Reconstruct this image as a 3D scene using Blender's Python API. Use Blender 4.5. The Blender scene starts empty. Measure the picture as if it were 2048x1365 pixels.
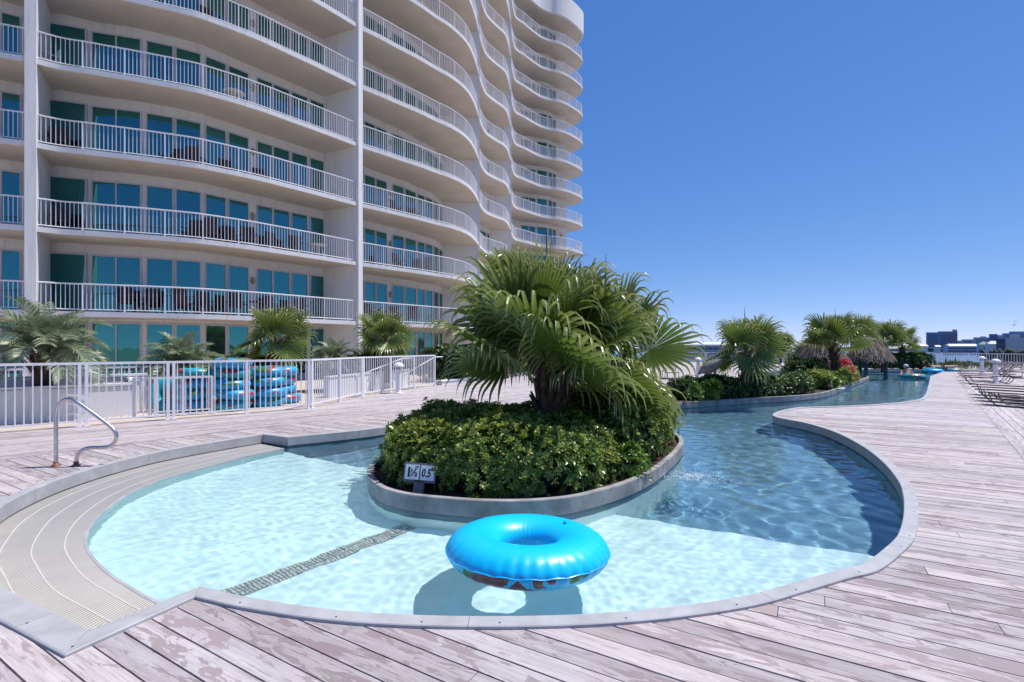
import bpy, bmesh, math, random
import numpy as np
from mathutils import Vector, Matrix, Euler
from mathutils.geometry import delaunay_2d_cdt

random.seed(7); rng = np.random.default_rng(7)
R = math.radians
scene = bpy.context.scene
col = scene.collection

# ---------------------------------------------------------------- camera, sky, sun, exposure
EYE = 1.5
cam_d = bpy.data.cameras.new("camera"); cam = bpy.data.objects.new("camera", cam_d); col.objects.link(cam)
cam.location = (0, 0, EYE); cam.rotation_euler = (R(90), 0, 0)
cam_d.sensor_width = 36.0; cam_d.lens = 36.0 * 1000 / 2048; cam_d.shift_y = 0.0066
cam_d.clip_start = 0.05; cam_d.clip_end = 20000
scene.camera = cam

SUN_EL, SUN_X, SUN_Y = 64.0, 0.96, 0.28          # elevation and horizontal direction towards the sun
sd = Vector((SUN_X, SUN_Y, 0)).normalized() * math.cos(R(SUN_EL)); sd.z = math.sin(R(SUN_EL))
sun_d = bpy.data.lights.new("sun", 'SUN'); sun = bpy.data.objects.new("sun", sun_d); col.objects.link(sun)
sun_d.energy = 4.2; sun_d.angle = R(0.5); sun_d.color = (1.0, 0.955, 0.9)
sun.rotation_euler = sd.to_track_quat('Z', 'Y').to_euler(); sun.location = (20, 5, 40)
sun_d.cycles.is_caustics_light = True
world = bpy.data.worlds.new("World"); scene.world = world; world.use_nodes = True
wn = world.node_tree; sky = wn.nodes.new("ShaderNodeTexSky"); sky.sky_type = 'NISHITA'; sky.sun_disc = False
sky.sun_elevation = R(SUN_EL); sky.sun_rotation = math.atan2(sd.x, sd.y)
sky.altitude = 0; sky.air_density = 0.5; sky.dust_density = 0.0; sky.ozone_density = 10.0
# one even tone grade for the whole sky: cool white balance and a gentler contrast
sep = wn.nodes.new("ShaderNodeSeparateColor"); cmb = wn.nodes.new("ShaderNodeCombineColor"); wn.links.new(sky.outputs[0], sep.inputs[0])
for ch, (pw, mu) in enumerate(((0.98, 1.10), (0.67, 1.44), (0.41, 2.80))):
    p_ = wn.nodes.new("ShaderNodeMath"); p_.operation = 'POWER'; p_.inputs[1].default_value = pw; wn.links.new(sep.outputs[ch], p_.inputs[0])
    m_ = wn.nodes.new("ShaderNodeMath"); m_.operation = 'MULTIPLY'; m_.inputs[1].default_value = mu; wn.links.new(p_.outputs[0], m_.inputs[0]); wn.links.new(m_.outputs[0], cmb.inputs[ch])
bg = wn.nodes["Background"]; wn.links.new(cmb.outputs[0], bg.inputs[0]); bg.inputs[1].default_value = 0.112
scene.view_settings.view_transform = 'Standard'; scene.view_settings.look = 'None'
scene.view_settings.exposure = 0.45; scene.view_settings.gamma = 1.0
scene.render.engine = 'CYCLES'
scene.cycles.use_denoising = True
scene.cycles.max_bounces = 10; scene.cycles.transmission_bounces = 8; scene.cycles.transparent_max_bounces = 12
scene.cycles.sample_clamp_indirect = 6.0
scene.cycles.blur_glossy = 0.4

# ---------------------------------------------------------------- helpers
def G(px, py, h=0.0):
    """photo pixel of a point at height h -> (x, y) on the ground plan"""
    y = 1000.0 * (EYE - h) / (py - 696.0)
    return ((px - 1024.0) * y / 1000.0, y)

def world_loc(o):
    v = Vector((0, 0, 0))
    while o: v += o.location; o = o.parent
    return v

def link(o, parent=None):
    col.objects.link(o)
    if parent is not None: o.parent = parent
    return o

def mesh(name, verts, faces, smooth=False):
    me = bpy.data.meshes.new(name)
    if isinstance(verts, np.ndarray) and isinstance(faces, np.ndarray):
        nv, nf, k = len(verts), len(faces), faces.shape[1]
        me.vertices.add(nv); me.vertices.foreach_set("co", verts.astype(np.float32).ravel())
        me.loops.add(nf * k); me.loops.foreach_set("vertex_index", faces.astype(np.int32).ravel())
        me.polygons.add(nf)
        me.polygons.foreach_set("loop_start", np.arange(0, nf * k, k, dtype=np.int32))
        me.polygons.foreach_set("loop_total", np.full(nf, k, dtype=np.int32))
        me.update(calc_edges=True)
    else:
        me.from_pydata([tuple(v) for v in verts], [], [tuple(f) for f in faces]); me.update()
    if smooth: me.polygons.foreach_set("use_smooth", [True] * len(me.polygons))
    return me

def put(name, verts, faces, mat, parent=None, smooth=False, local=False, origin=None):
    """verts are world coordinates unless local; the object's origin goes to the middle of its base"""
    if len(verts) == 0: return None
    V = np.array([tuple(v) for v in verts], dtype=float) if not isinstance(verts, np.ndarray) else verts.astype(float)
    if local: c = np.zeros(3)
    else:
        lo, hi = V.min(0), V.max(0); c = np.array([(lo[0]+hi[0])/2, (lo[1]+hi[1])/2, lo[2]])
        if origin is not None: c = np.array(origin, float)
    me = mesh(name, V - c, faces, smooth)
    if mat is not None: me.materials.append(mat)
    o = bpy.data.objects.new(name, me); link(o, parent)
    if not local: o.location = Vector(c) - (world_loc(parent) if parent else Vector((0, 0, 0)))
    return o

def tag(o, label=None, cat=None, group=None, kind=None):
    if label: o["label"] = label
    if cat: o["category"] = cat
    if group: o["group"] = group
    if kind: o["kind"] = kind
    return o

def empty(name, loc=(0, 0, 0), rz=0.0):
    o = bpy.data.objects.new(name, None); o.empty_display_size = 0.2; link(o)
    o.location = loc; o.rotation_euler = (0, 0, rz); return o

def copy_tree(o, parent=None):
    c = o.copy(); col.objects.link(c); c.parent = parent
    for ch in [x for x in KIDS.get(o.name, [])]: copy_tree(ch, c)
    return c
KIDS = {}
def freeze_kids(root):
    KIDS.clear()
    for o in list(col.objects):
        if o.parent: KIDS.setdefault(o.parent.name, []).append(o)

class MB:
    def __init__(s): s.v = []; s.f = []
    def add(s, vs, fs):
        b = len(s.v); s.v += [tuple(v) for v in vs]; s.f += [tuple(i + b for i in f) for f in fs]; return s
    def box(s, c, size, rz=0.0):
        x, y, z = size[0]/2, size[1]/2, size[2]/2; ca, sa = math.cos(rz), math.sin(rz)
        vs = []
        for dz in (-z, z):
            for dx, dy in ((-x, -y), (x, -y), (x, y), (-x, y)):
                vs.append((c[0]+dx*ca-dy*sa, c[1]+dx*sa+dy*ca, c[2]+dz))
        return s.add(vs, [(3,2,1,0),(4,5,6,7),(0,1,5,4),(1,2,6,5),(2,3,7,6),(3,0,4,7)])
    def bar(s, a, b, w, h, up=(0, 0, 1)):
        a, b = Vector(a), Vector(b); d = (b-a).normalized(); u = Vector(up)
        if abs(d.dot(u)) > .98: u = Vector((0, 1, 0))
        sx = d.cross(u).normalized() * w/2; sz = sx.cross(d).normalized() * h/2
        vs = [p + q for p in (a, b) for q in (-sx-sz, sx-sz, sx+sz, -sx+sz)]
        return s.add(vs, [(0,3,2,1)[::-1],(4,5,6,7)[::-1],(0,1,5,4)[::-1],(1,2,6,5)[::-1],(2,3,7,6)[::-1],(3,0,4,7)[::-1]])
    def tube(s, pts, r, n=8, closed=False, caps=True):
        pts = [Vector(p) for p in pts]; m = len(pts); rs = r if isinstance(r, (list, tuple)) else [r]*m
        rings = []; prev = None
        for i, p in enumerate(pts):
            if closed: d = (pts[(i+1) % m] - pts[i-1])
            else: d = pts[min(i+1, m-1)] - pts[max(i-1, 0)]
            d.normalize()
            if prev is None:
                u = Vector((0, 0, 1)) if abs(d.z) < .9 else Vector((1, 0, 0))
                prev = (u - d*u.dot(d)).normalized()
            else: prev = (prev - d*prev.dot(d)).normalized()
            w = d.cross(prev)
            rings.append([p + (prev*math.cos(2*math.pi*k/n) + w*math.sin(2*math.pi*k/n))*rs[i] for k in range(n)])
        vs = [v for rg in rings for v in rg]; fs = []
        for i in range(m if closed else m-1):
            a, b = i*n, ((i+1) % m)*n
            for k in range(n): fs.append((a+k, a+(k+1) % n, b+(k+1) % n, b+k))
        if caps and not closed: fs.append(tuple(range(n))[::-1]); fs.append(tuple((m-1)*n+k for k in range(n)))
        return s.add(vs, fs)
    def lathe(s, prof, c=(0, 0, 0), n=20):
        vs = [(c[0]+r*math.cos(2*math.pi*k/n), c[1]+r*math.sin(2*math.pi*k/n), c[2]+z) for r, z in prof for k in range(n)]
        fs = [(i*n+k, i*n+(k+1) % n, (i+1)*n+(k+1) % n, (i+1)*n+k) for i in range(len(prof)-1) for k in range(n)]
        fs.append(tuple(range(n))[::-1]); fs.append(tuple((len(prof)-1)*n+k for k in range(n)))
        return s.add(vs, fs)
    def prism(s, poly, z0, z1):
        n = len(poly); a = sum(poly[i][0]*poly[(i+1) % n][1]-poly[(i+1) % n][0]*poly[i][1] for i in range(n))
        if a < 0: poly = poly[::-1]
        vs = [(p[0], p[1], z0) for p in poly] + [(p[0], p[1], z1) for p in poly]
        tri = tess(poly)
        fs = [t[::-1] for t in tri] + [tuple(i+n for i in t) for t in tri]
        fs += [(i, (i+1) % n, n+(i+1) % n, n+i) for i in range(n)]
        return s.add(vs, fs)
    def put(s, name, mat, parent=None, smooth=False, local=False, origin=None):
        return put(name, s.v, s.f, mat, parent, smooth, local, origin)

def tess(poly):
    from mathutils.geometry import tessellate_polygon
    tr = tessellate_polygon([[Vector((p[0], p[1], 0)) for p in poly]])
    out = []
    for t in tr:
        a, b, c = (poly[i] for i in t)
        out.append(tuple(t) if (b[0]-a[0])*(c[1]-a[1])-(b[1]-a[1])*(c[0]-a[0]) > 0 else tuple(t)[::-1])
    return out

def spline(pts, n=8, closed=False):
    """centripetal-ish Catmull-Rom through 2D/3D points"""
    P = [np.array(p, float) for p in pts]; m = len(P); out = []
    for i in range(m if closed else m-1):
        p1, p2 = P[i], P[(i+1) % m]
        p0 = P[i-1] if (closed or i > 0) else 2*p1-p2
        p3 = P[(i+2) % m] if (closed or i+2 < m) else 2*p2-p1
        d = np.linalg.norm(p2-p1)
        m1 = (p2-p0)*d/max(1e-6, np.linalg.norm(p1-p0)+d); m2 = (p3-p1)*d/max(1e-6, np.linalg.norm(p3-p2)+d)
        for k in range(n):
            t = k/n
            out.append((2*t**3-3*t**2+1)*p1+(t**3-2*t**2+t)*m1+(-2*t**3+3*t**2)*p2+(t**3-t**2)*m2)
    if not closed: out.append(P[-1])
    return [tuple(p) for p in out]

def resample(pts, step, closed=False):
    P = [np.array(p, float) for p in pts]
    if closed: P = P + [P[0]]
    L = [0]
    for a, b in zip(P, P[1:]): L.append(L[-1]+np.linalg.norm(b-a))
    n = max(2, int(round(L[-1]/step))); out = []; j = 0
    for i in range(n + (0 if closed else 1)):
        s = L[-1]*i/n
        while j < len(L)-2 and L[j+1] < s: j += 1
        t = (s-L[j])/max(1e-9, L[j+1]-L[j]); out.append(tuple(P[j]*(1-t)+P[j+1]*t))
    return out

def area2(poly): return sum(poly[i][0]*poly[(i+1) % len(poly)][1]-poly[(i+1) % len(poly)][0]*poly[i][1] for i in range(len(poly)))/2

def offset(poly, d):
    """offset a closed CCW polygon outwards by d (mitred)"""
    n = len(poly); out = []
    for i in range(n):
        a, b, c = (np.array(poly[j % n], float) for j in (i-1, i, i+1))
        u = (b-a)/max(1e-9, np.linalg.norm(b-a)); v = (c-b)/max(1e-9, np.linalg.norm(c-b))
        n1 = np.array((u[1], -u[0])); n2 = np.array((v[1], -v[0])); m = n1+n2; k = np.dot(m, m)/2
        out.append(tuple(b + m*d/max(.35, k)))
    return out

def inside(poly, X, Y):
    X = np.asarray(X, float); Y = np.asarray(Y, float); r = np.zeros(X.shape, bool); n = len(poly)
    for i in range(n):
        x1, y1 = poly[i]; x2, y2 = poly[(i+1) % n]
        if y1 == y2: continue
        c = ((y1 > Y) != (y2 > Y)) & (X < (x2-x1)*(Y-y1)/(y2-y1)+x1); r ^= c
    return r

# ---------------------------------------------------------------- materials
def nt(name):
    m = bpy.data.materials.new(name); m.use_nodes = True; t = m.node_tree
    return m, t, t.nodes["Principled BSDF"], t.nodes["Material Output"]
def node(t, kind, **kw):
    n = t.nodes.new(kind)
    for k, v in kw.items():
        if k.startswith("i_"): n.inputs[k[2:].replace("_", " ")].default_value = v
        else: setattr(n, k, v)
    return n
def ramp(t, fac, stops):
    r = t.nodes.new("ShaderNodeValToRGB"); e = r.color_ramp.elements
    while len(e) < len(stops): e.new(0.5)
    for k, (p, c) in enumerate(stops): e[k].position = p; e[k].color = (*c, 1) if len(c) == 3 else c
    t.links.new(fac, r.inputs[0]); return r.outputs[0]
def mix(t, fac, a, b, mode='MIX'):
    m = t.nodes.new("ShaderNodeMix"); m.data_type = 'RGBA'; m.blend_type = mode
    for s, v in ((0, fac), (6, a), (7, b)):
        if isinstance(v, bpy.types.NodeSocket): t.links.new(v, m.inputs[s])
        else: m.inputs[s].default_value = (*v, 1) if isinstance(v, tuple) and len(v) == 3 else v
    return m.outputs[2]
def coords(t, scale=(1, 1, 1), kind="Object"):
    tc = t.nodes.new("ShaderNodeTexCoord"); mp = t.nodes.new("ShaderNodeMapping")
    t.links.new(tc.outputs[kind], mp.inputs[0]); mp.inputs["Scale"].default_value = scale; return mp.outputs[0]
def noise(t, vec, scale, detail=4.0, rough=.55, dist=0.0):
    n = t.nodes.new("ShaderNodeTexNoise"); n.inputs["Scale"].default_value = scale; n.inputs["Detail"].default_value = detail
    n.inputs["Roughness"].default_value = rough; n.inputs["Distortion"].default_value = dist
    if vec is not None: t.links.new(vec, n.inputs["Vector"])
    return n.outputs["Fac"]
def bump(t, b, h, strength, dist=.01):
    n = t.nodes.new("ShaderNodeBump"); n.inputs["Strength"].default_value = strength; n.inputs["Distance"].default_value = dist
    t.links.new(h, n.inputs["Height"]); t.links.new(n.outputs[0], b.inputs["Normal"]); return n
def attr(t, name):
    a = t.nodes.new("ShaderNodeAttribute"); a.attribute_name = name; return a.outputs["Fac"]

def plain(name, c, rough=.6, metal=0.0, var=.12, vscale=3.0, bmp=0.0, bscale=60, coat=0.0, spec=.5):
    """one base colour with gentle blotches, fine relief"""
    m, t, b, o = nt(name); v = coords(t)
    f = noise(t, v, vscale, 6, .6)
    lo = tuple(max(0, x*(1-var*1.6)) for x in c); hi = tuple(min(1, x*(1+var)) for x in c)
    t.links.new(ramp(t, f, [(.3, lo), (.7, hi)]), b.inputs["Base Color"])
    b.inputs["Roughness"].default_value = rough; b.inputs["Metallic"].default_value = metal
    b.inputs["Specular IOR Level"].default_value = spec; b.inputs["Coat Weight"].default_value = coat
    if bmp: bump(t, b, noise(t, v, bscale, 4), bmp, .004)
    return m
M = {}

def wood_mat(name, pale, mid, dark, patch):
    m, t, b, o = nt(name)
    tc = t.nodes.new("ShaderNodeTexCoord"); rn = attr(t, "rnd")
    off = t.nodes.new("ShaderNodeCombineXYZ")
    mul = node(t, "ShaderNodeMath", operation='MULTIPLY'); t.links.new(rn, mul.inputs[0]); mul.inputs[1].default_value = 137.0
    t.links.new(mul.outputs[0], off.inputs[0]); t.links.new(mul.outputs[0], off.inputs[2])
    ad = node(t, "ShaderNodeVectorMath", operation='ADD'); t.links.new(tc.outputs["Object"], ad.inputs[0]); t.links.new(off.outputs[0], ad.inputs[1])
    def mp(s):
        n = t.nodes.new("ShaderNodeMapping"); n.inputs["Scale"].default_value = s; t.links.new(ad.outputs[0], n.inputs[0]); return n.outputs[0]
    grain = noise(t, mp((3, 90, 8)), 1.0, 5, .65)
    streak = noise(t, mp((1.1, 14, 3)), 1.0, 4, .6, .4)
    blot = noise(t, mp((3.9, 14.5, 3)), 1.0, 6, .62, .9)
    big = noise(t, mp((.55, .8, 1)), 1.0, 3, .5)
    c = ramp(t, grain, [(.28, mid), (.55, pale)])
    c = mix(t, ramp(t, streak, [(.40, (0, 0, 0)), (.66, (.8, .8, .8))]), c, mid)
    fine = noise(t, mp((5.5, 60, 5)), 1.0, 3, .6)
    c = mix(t, ramp(t, fine, [(.56, (0, 0, 0)), (.66, (.75, .75, .75))]), c, tuple(x*1.25 for x in dark))
    th = node(t, "ShaderNodeMath", operation='MULTIPLY_ADD'); t.links.new(big, th.inputs[0]); th.inputs[1].default_value = patch; t.links.new(blot, th.inputs[2])
    pm = ramp(t, th.outputs[0], [(.545 + patch*.5, (0, 0, 0)), (.57 + patch*.5, (.85, .85, .85))])
    c = mix(t, pm, c, mix(t, streak, dark, tuple(x*1.5 for x in dark)))
    tone = ramp(t, rn, [(0, (.74, .72, .72)), (.5, (.95, .94, .95)), (1, (1.08, 1.04, 1.0))])
    c = mix(t, 1.0, c, tone, 'MULTIPLY')
    t.links.new(c, b.inputs["Base Color"]); b.inputs["Roughness"].default_value = .78; b.inputs["Specular IOR Level"].default_value = .3
    ga = node(t, "ShaderNodeMath", operation='SUBTRACT'); t.links.new(grain, ga.inputs[0]); t.links.new(pm, ga.inputs[1])
    bump(t, b, ga.outputs[0], .35, .003)
    return m
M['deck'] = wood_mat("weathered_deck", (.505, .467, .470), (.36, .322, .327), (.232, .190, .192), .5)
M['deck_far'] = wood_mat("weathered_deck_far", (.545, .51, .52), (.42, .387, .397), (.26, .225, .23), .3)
M['coping'] = plain("coping_composite", (.37, .37, .385), .62, var=.12, vscale=5, bmp=.15, bscale=150)
M['concrete'] = plain("concrete_rim", (.29, .285, .28), .8, var=.28, vscale=4, bmp=.3, bscale=90)
M['patio'] = plain("patio_concrete", (.50, .42, .36), .85, var=.1, vscale=2, bmp=.2, bscale=120)
def stucco_mat(name, c, streak):
    """painted stucco with faint vertical rain streaks and blotches"""
    m, t, b, o = nt(name); f = noise(t, coords(t), .6, 5, .6); c1 = ramp(t, f, [(.3, tuple(x*.93 for x in c)), (.7, c)])
    s1 = noise(t, coords(t, (5, 5, .35)), 1.0, 5, .65, .2); d1 = noise(t, coords(t), .35, 3)
    k = node(t, "ShaderNodeMath", operation='MULTIPLY'); t.links.new(ramp(t, s1, [(.52, (0, 0, 0)), (.75, (1, 1, 1))]), k.inputs[0]); t.links.new(d1, k.inputs[1])
    t.links.new(mix(t, k.outputs[0], c1, tuple(x*(1-streak) for x in c)), b.inputs["Base Color"]); b.inputs["Roughness"].default_value = .85
    bump(t, b, noise(t, coords(t), 45, 4), .35, .004); return m
M['stucco'] = stucco_mat("stucco", (.74, .73, .73), .42)
M['soffit'] = plain("soffit", (.65, .57, .485), .9, var=.07, vscale=.7, bmp=.2, bscale=40)
M['white_paint'] = plain("white_painted_metal", (.76, .75, .78), .4, var=.04, vscale=2)
M['frame'] = plain("window_frame_paint", (.52, .51, .53), .5, var=.04)
M['steel'] = plain("brushed_steel", (.56, .54, .56), .3, metal=1.0, var=.1, vscale=12)
M['rust'] = plain("rusty_flange", (.28, .12, .07), .7, metal=.4, var=.3, vscale=30)
M['dark'] = plain("dark_gap", (.015, .014, .016), .9)
M['mulch'] = plain("mulch", (.055, .03, .02), .95, var=.5, vscale=40, bmp=1, bscale=60)
M['brown_chair'] = plain("brown_chair_wood", (.045, .022, .024), .6, var=.2, vscale=8)
M['lounge_frame'] = plain("bronze_lounger_frame", (.13, .10, .095), .4, metal=.5, var=.1)
M['lounge_sling'] = plain("tan_lounger_sling", (.46, .41, .40), .8, var=.08)
M['sconce'] = plain("sconce_cover", (.34, .29, .17), .5)
# ---------------------------------------------------------------- pool outline (plan of the coping's inner edge)
front = [G(401,1178), G(500,1200), G(660,1224), G(820,1235), G(1000,1238), G(1162,1234), G(1320,1222), G(1480,1199), G(1587,1170), G(1667,1147),
         G(1722,1133), G(1774,1096), G(1796,1072), G(1807,1031), G(1806,993), G(1796,964), G(1764,925), G(1722,893), G(1667,865), G(1612,848),
         G(1561,838), G(1546,833), G(1548,828), G(1565,822), G(1600,816), G(1667,814), G(1764,809), G(1832,801), G(1849,792), G(1855,778), G(1861,753)]
front = spline(front, 6)
far = [(26.9, 31.2), (45, 31.4), (45, 33.8), (28, 33.8), (25.2, 33.4), (22.0, 34.2), (19.0, 34.2), (15.2, 30.6), (11.4, 25.0), (7.2, 18.9), (3.9, 16.6), (0.6, 12.6), (-2.58, 9.15), (-3.72, 8.29)]
far_s = far[:2] + far[2:4] + spline(far[4:], 6)
back = spline([(-4.27, 8.57), (-4.76, 7.73), (-5.04, 7.11), (-5.15, 6.41), (-5.12, 5.73), (-4.94, 5.04), (-4.66, 4.5), (-4.05, 3.78), (-3.22, 3.145), (-2.226, 2.63)], 6)
POOL = front + far_s + back
if area2(POOL) < 0: POOL = POOL[::-1]
def turn(P, i):
    a, b, c = np.array(P[i-1]), np.array(P[i]), np.array(P[(i+1) % len(P)]); u, v = b-a, c-b
    return math.degrees(math.atan2(u[0]*v[1]-u[1]*v[0], u@v))
sharp = [POOL[i] for i in range(len(POOL)) if abs(turn(POOL, i)) > 28]      # straight runs beside the sharp corners
POOL = [p for p in POOL if p in sharp or min(math.dist(p, q) for q in sharp) > .27]
ISL1 = spline([(-1.74, 6.0), (-1.45, 5.36), (-1.12, 5.06), (-.68, 4.9), (-.265, 4.815), (.135, 4.815), (.546, 4.92), (.83, 5.1), (1.238, 5.45), (1.64, 5.93), (2.02, 6.52),
               (2.48, 7.37), (2.75, 8.02), (2.84, 8.6), (2.65, 9.25), (2.0, 9.75), (1.0, 9.5), (-.4, 8.6), (-1.4, 7.4), (-1.78, 6.6)], 6, True)
ISL2 = spline([(3.8, 12.7), (4.5, 13.4), (5.63, 14.0), (7.13, 14.7), (8.74, 15.4), (10.07, 16.3), (11.7, 18.0), (14.1, 20.8), (17.1, 24.2), (18.6, 26.2), (18.2, 27.4), (15.5, 26.6), (12.0, 23.6), (9.0, 20.4), (6.4, 17.0), (4.5, 14.6), (3.75, 13.2)], 6, True)
for nm in ("ISL1", "ISL2"):
    if area2(globals()[nm]) < 0: globals()[nm] = globals()[nm][::-1]
WATER_Z = -0.15

# ---------------------------------------------------------------- deck: planks cut round the pool, each in its own region and direction
DIV_L = [(-30, -17.5), (-6.95, 6.65), (-4.29, 10.07), (-1.59, 12.8), (2.6, 17.6), (6.0, 20.3), (9.9, 25.8), (13.8, 31.6), (18.5, 36.0), (22, 36.0)]
R1 = [(-12, -1.2), (.25, -1.2), (7.35, 7.18), (12.9, 13.8), (19.6, 21.8), (27.6, 31.1), (27.6, 36.0)] + DIV_L[::-1][:-1]
R1[-1:] = [(-6.95, 6.65), (-12, -.2)]
R3 = [(.25, -1.2), (24, -1.2), (38, 30), (38, 45), (27.6, 45), (27.6, 31.1), (19.6, 21.8), (12.9, 13.8), (7.35, 7.18)]
R2 = [(-12, -.2), (-6.95, 6.65), (-4.29, 10.07), (-1.59, 12.8), (2.6, 17.6), (6.0, 20.3), (9.9, 25.8), (13.8, 31.6), (18.5, 36.0), (27.6, 36.0), (27.6, 45), (30, 52), (4, 52), (-.6, 26.5), (-3.06, 19.75), (-4.67, 15.45), (-4.98, 12.35), (-9.3, 8.45), (-16, 2.4)]
POOLX = offset(POOL, .06)
px_ = np.array(POOLX); seg_a = px_; seg_b = np.roll(px_, -1, 0)
seg_lo = np.minimum(seg_a, seg_b); seg_hi = np.maximum(seg_a, seg_b)

def clip_plank(rect, region):
    """-> list of triangles (xy) of rect & region minus pool"""
    r = np.array(rect); lo, hi = r.min(0), r.max(0)
    hit = ((seg_lo <= hi) & (seg_hi >= lo)).all(1).any()
    vs = [Vector(p) for p in rect]; faces = [[0, 1, 2, 3]]
    reg = region; n0 = 4
    vs += [Vector(p) for p in reg]; faces.append(list(range(n0, n0+len(reg)))); n1 = len(vs)
    use_pool = hit
    if hit:
        # cut with the part of the pool outline near this plank only
        vs += [Vector(p) for p in POOLX]; faces.append(list(range(n1, n1+len(POOLX))))
    else:
        c = r.mean(0)
        if inside(POOLX, [c[0]], [c[1]])[0]: return []
    if not hit and inside(reg, r[:, 0], r[:, 1]).all():
        return [(rect[0], rect[1], rect[2]), (rect[0], rect[2], rect[3])]
    ov, oe, of, _, _, orf = delaunay_2d_cdt(vs, [], faces, 1, 1e-5, True)
    out = []
    for f, ids in zip(of, orf):
        if 0 in ids and 1 in ids and 2 not in ids:
            out.append(tuple((ov[i][0], ov[i][1]) for i in f))
    return out

def plank_mesh(tris, z0, z1, rv, ca, sa, V, F, RN):
    """append a solid plank (tops, skirts) in the plank frame to V, F, RN"""
    idx = {}; base = len(V); loc = []; tf = []
    for t in tris:
        a = (t[1][0]-t[0][0])*(t[2][1]-t[0][1])-(t[1][1]-t[0][1])*(t[2][0]-t[0][0])
        if abs(a) < 1e-7: continue
        if a < 0: t = t[::-1]
        ids = []
        for p in t:
            k = (round(p[0], 5), round(p[1], 5))
            if k not in idx: idx[k] = len(loc); loc.append(k)
            ids.append(idx[k])
        if len(set(ids)) == 3: tf.append(tuple(ids))
    if not tf: return 0
    n = len(loc)
    for z in (z1, z0):
        for p in loc: V.append((p[0]*ca+p[1]*sa, -p[0]*sa+p[1]*ca, z))
    ed = {}
    for t in tf:
        F.append(tuple(base+i for i in t)); RN.append(rv)
        for i in range(3):
            e = (t[i], t[(i+1) % 3])
            ed[e] = 1
    for (a, b) in list(ed):
        if (b, a) not in ed:
            F.append((base+a, base+n+a, base+n+b, base+b)); RN.append(rv)
    return 1

def build_planks(region, ang, width, gap, lo, hi):
    """plan of all boards of one region: list of (distance, tris, rnd)"""
    ca, sa = math.cos(ang), math.sin(ang)
    P = np.array(region); U = P[:, 0]*ca+P[:, 1]*sa; W = -P[:, 0]*sa+P[:, 1]*ca
    out = []
    w = math.floor(W.min()/width)*width; row = 0
    rr = random.Random(int(ang*1000))
    while w < W.max():
        u = U.min() - rr.uniform(0, 4)
        while u < U.max():
            L = rr.choice((3.05, 3.66, 4.27, 4.88))
            q = [(u+.002, w+gap/2), (u+L-.002, w+gap/2), (u+L-.002, w+width-gap/2), (u+.002, w+width-gap/2)]
            rect = [(a*ca-b*sa, a*sa+b*ca) for a, b in q]
            cx, cy = (rect[0][0]+rect[2][0])/2, (rect[0][1]+rect[2][1])/2
            far_y = max(p[1] for p in rect)
            vis = any(p[1] > .8 and abs(p[0]) < p[1]*1.12+.3 for p in rect + [(cx, cy)]) and far_y > .9
            near = any(p[1] > -1.2 and abs(p[0]) < max(0, p[1])*1.2+4.0 for p in rect + [(cx, cy)])
            if vis or near:
                t = clip_plank(rect, region)
                if t: out.append((math.hypot(cx, cy)+(0 if vis else 1000), t, rr.random()))
            u += L
        w += width; row += 1
    return out

ANG1 = math.atan2(-.508, .861); ANG2 = math.atan2(.658, .753); ANG3 = math.atan2(.77, .64)
# the dark frame below the boards is a ring round the pool basin
dv = [Vector(p) for p in [(-26, -4), (60, -4), (60, 54), (-26, 54)]] + [Vector(p) for p in offset(POOL, .07)]
nD = len(dv); ov, oe, of, _, _, orf = delaunay_2d_cdt(dv, [], [[0, 1, 2, 3], list(range(4, nD))], 1, 1e-5, True)
deck_o = put("deck", [(v[0], v[1], -.045) for v in ov], [f for f, i in zip(of, orf) if 0 in i and 1 not in i], M['dark'])
tag(deck_o, kind="structure")
all_planks = []
for reg, ang in ((R1, ANG1), (R2, ANG2), (R3, ANG3)):
    for d, t, rv in build_planks(reg, ang, .137, .009, 0, 0): all_planks.append((d, t, rv, ang))
all_planks.sort(key=lambda p: p[0])
def add_rnd(me, RN):
    a = me.attributes.new("rnd", 'FLOAT', 'FACE'); a.data.foreach_set("value", RN)
far_sets = {}
for k, (d, t, rv, ang) in enumerate(all_planks):
    ca, sa = math.cos(ang), math.sin(ang); dz = rv*.003
    if k < 300:
        V, F, RN = [], [], []
        if not plank_mesh(t, -.035, -.003+dz, rv, ca, sa, V, F, RN): continue
        A = np.array(V); c = np.array([(A[:, 0].min()+A[:, 0].max())/2, (A[:, 1].min()+A[:, 1].max())/2, A[:, 2].min()])
        me = bpy.data.meshes.new("plank")
        me.from_pydata([tuple(v) for v in (A-c)], [], F); me.update(); add_rnd(me, RN); me.materials.append(M['deck'])
        o = bpy.data.objects.new("plank", me); link(o, deck_o)
        o.rotation_euler = (0, 0, ang)
        o.location = Vector((c[0]*ca-c[1]*sa, c[0]*sa+c[1]*ca, c[2])) - deck_o.location
    else:
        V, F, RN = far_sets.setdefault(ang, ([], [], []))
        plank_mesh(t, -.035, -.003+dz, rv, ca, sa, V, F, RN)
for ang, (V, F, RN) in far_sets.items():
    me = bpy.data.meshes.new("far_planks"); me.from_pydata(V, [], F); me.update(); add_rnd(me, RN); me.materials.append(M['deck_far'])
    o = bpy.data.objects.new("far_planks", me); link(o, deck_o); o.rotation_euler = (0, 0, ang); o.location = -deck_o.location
    tag(o, kind="stuff")

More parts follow.
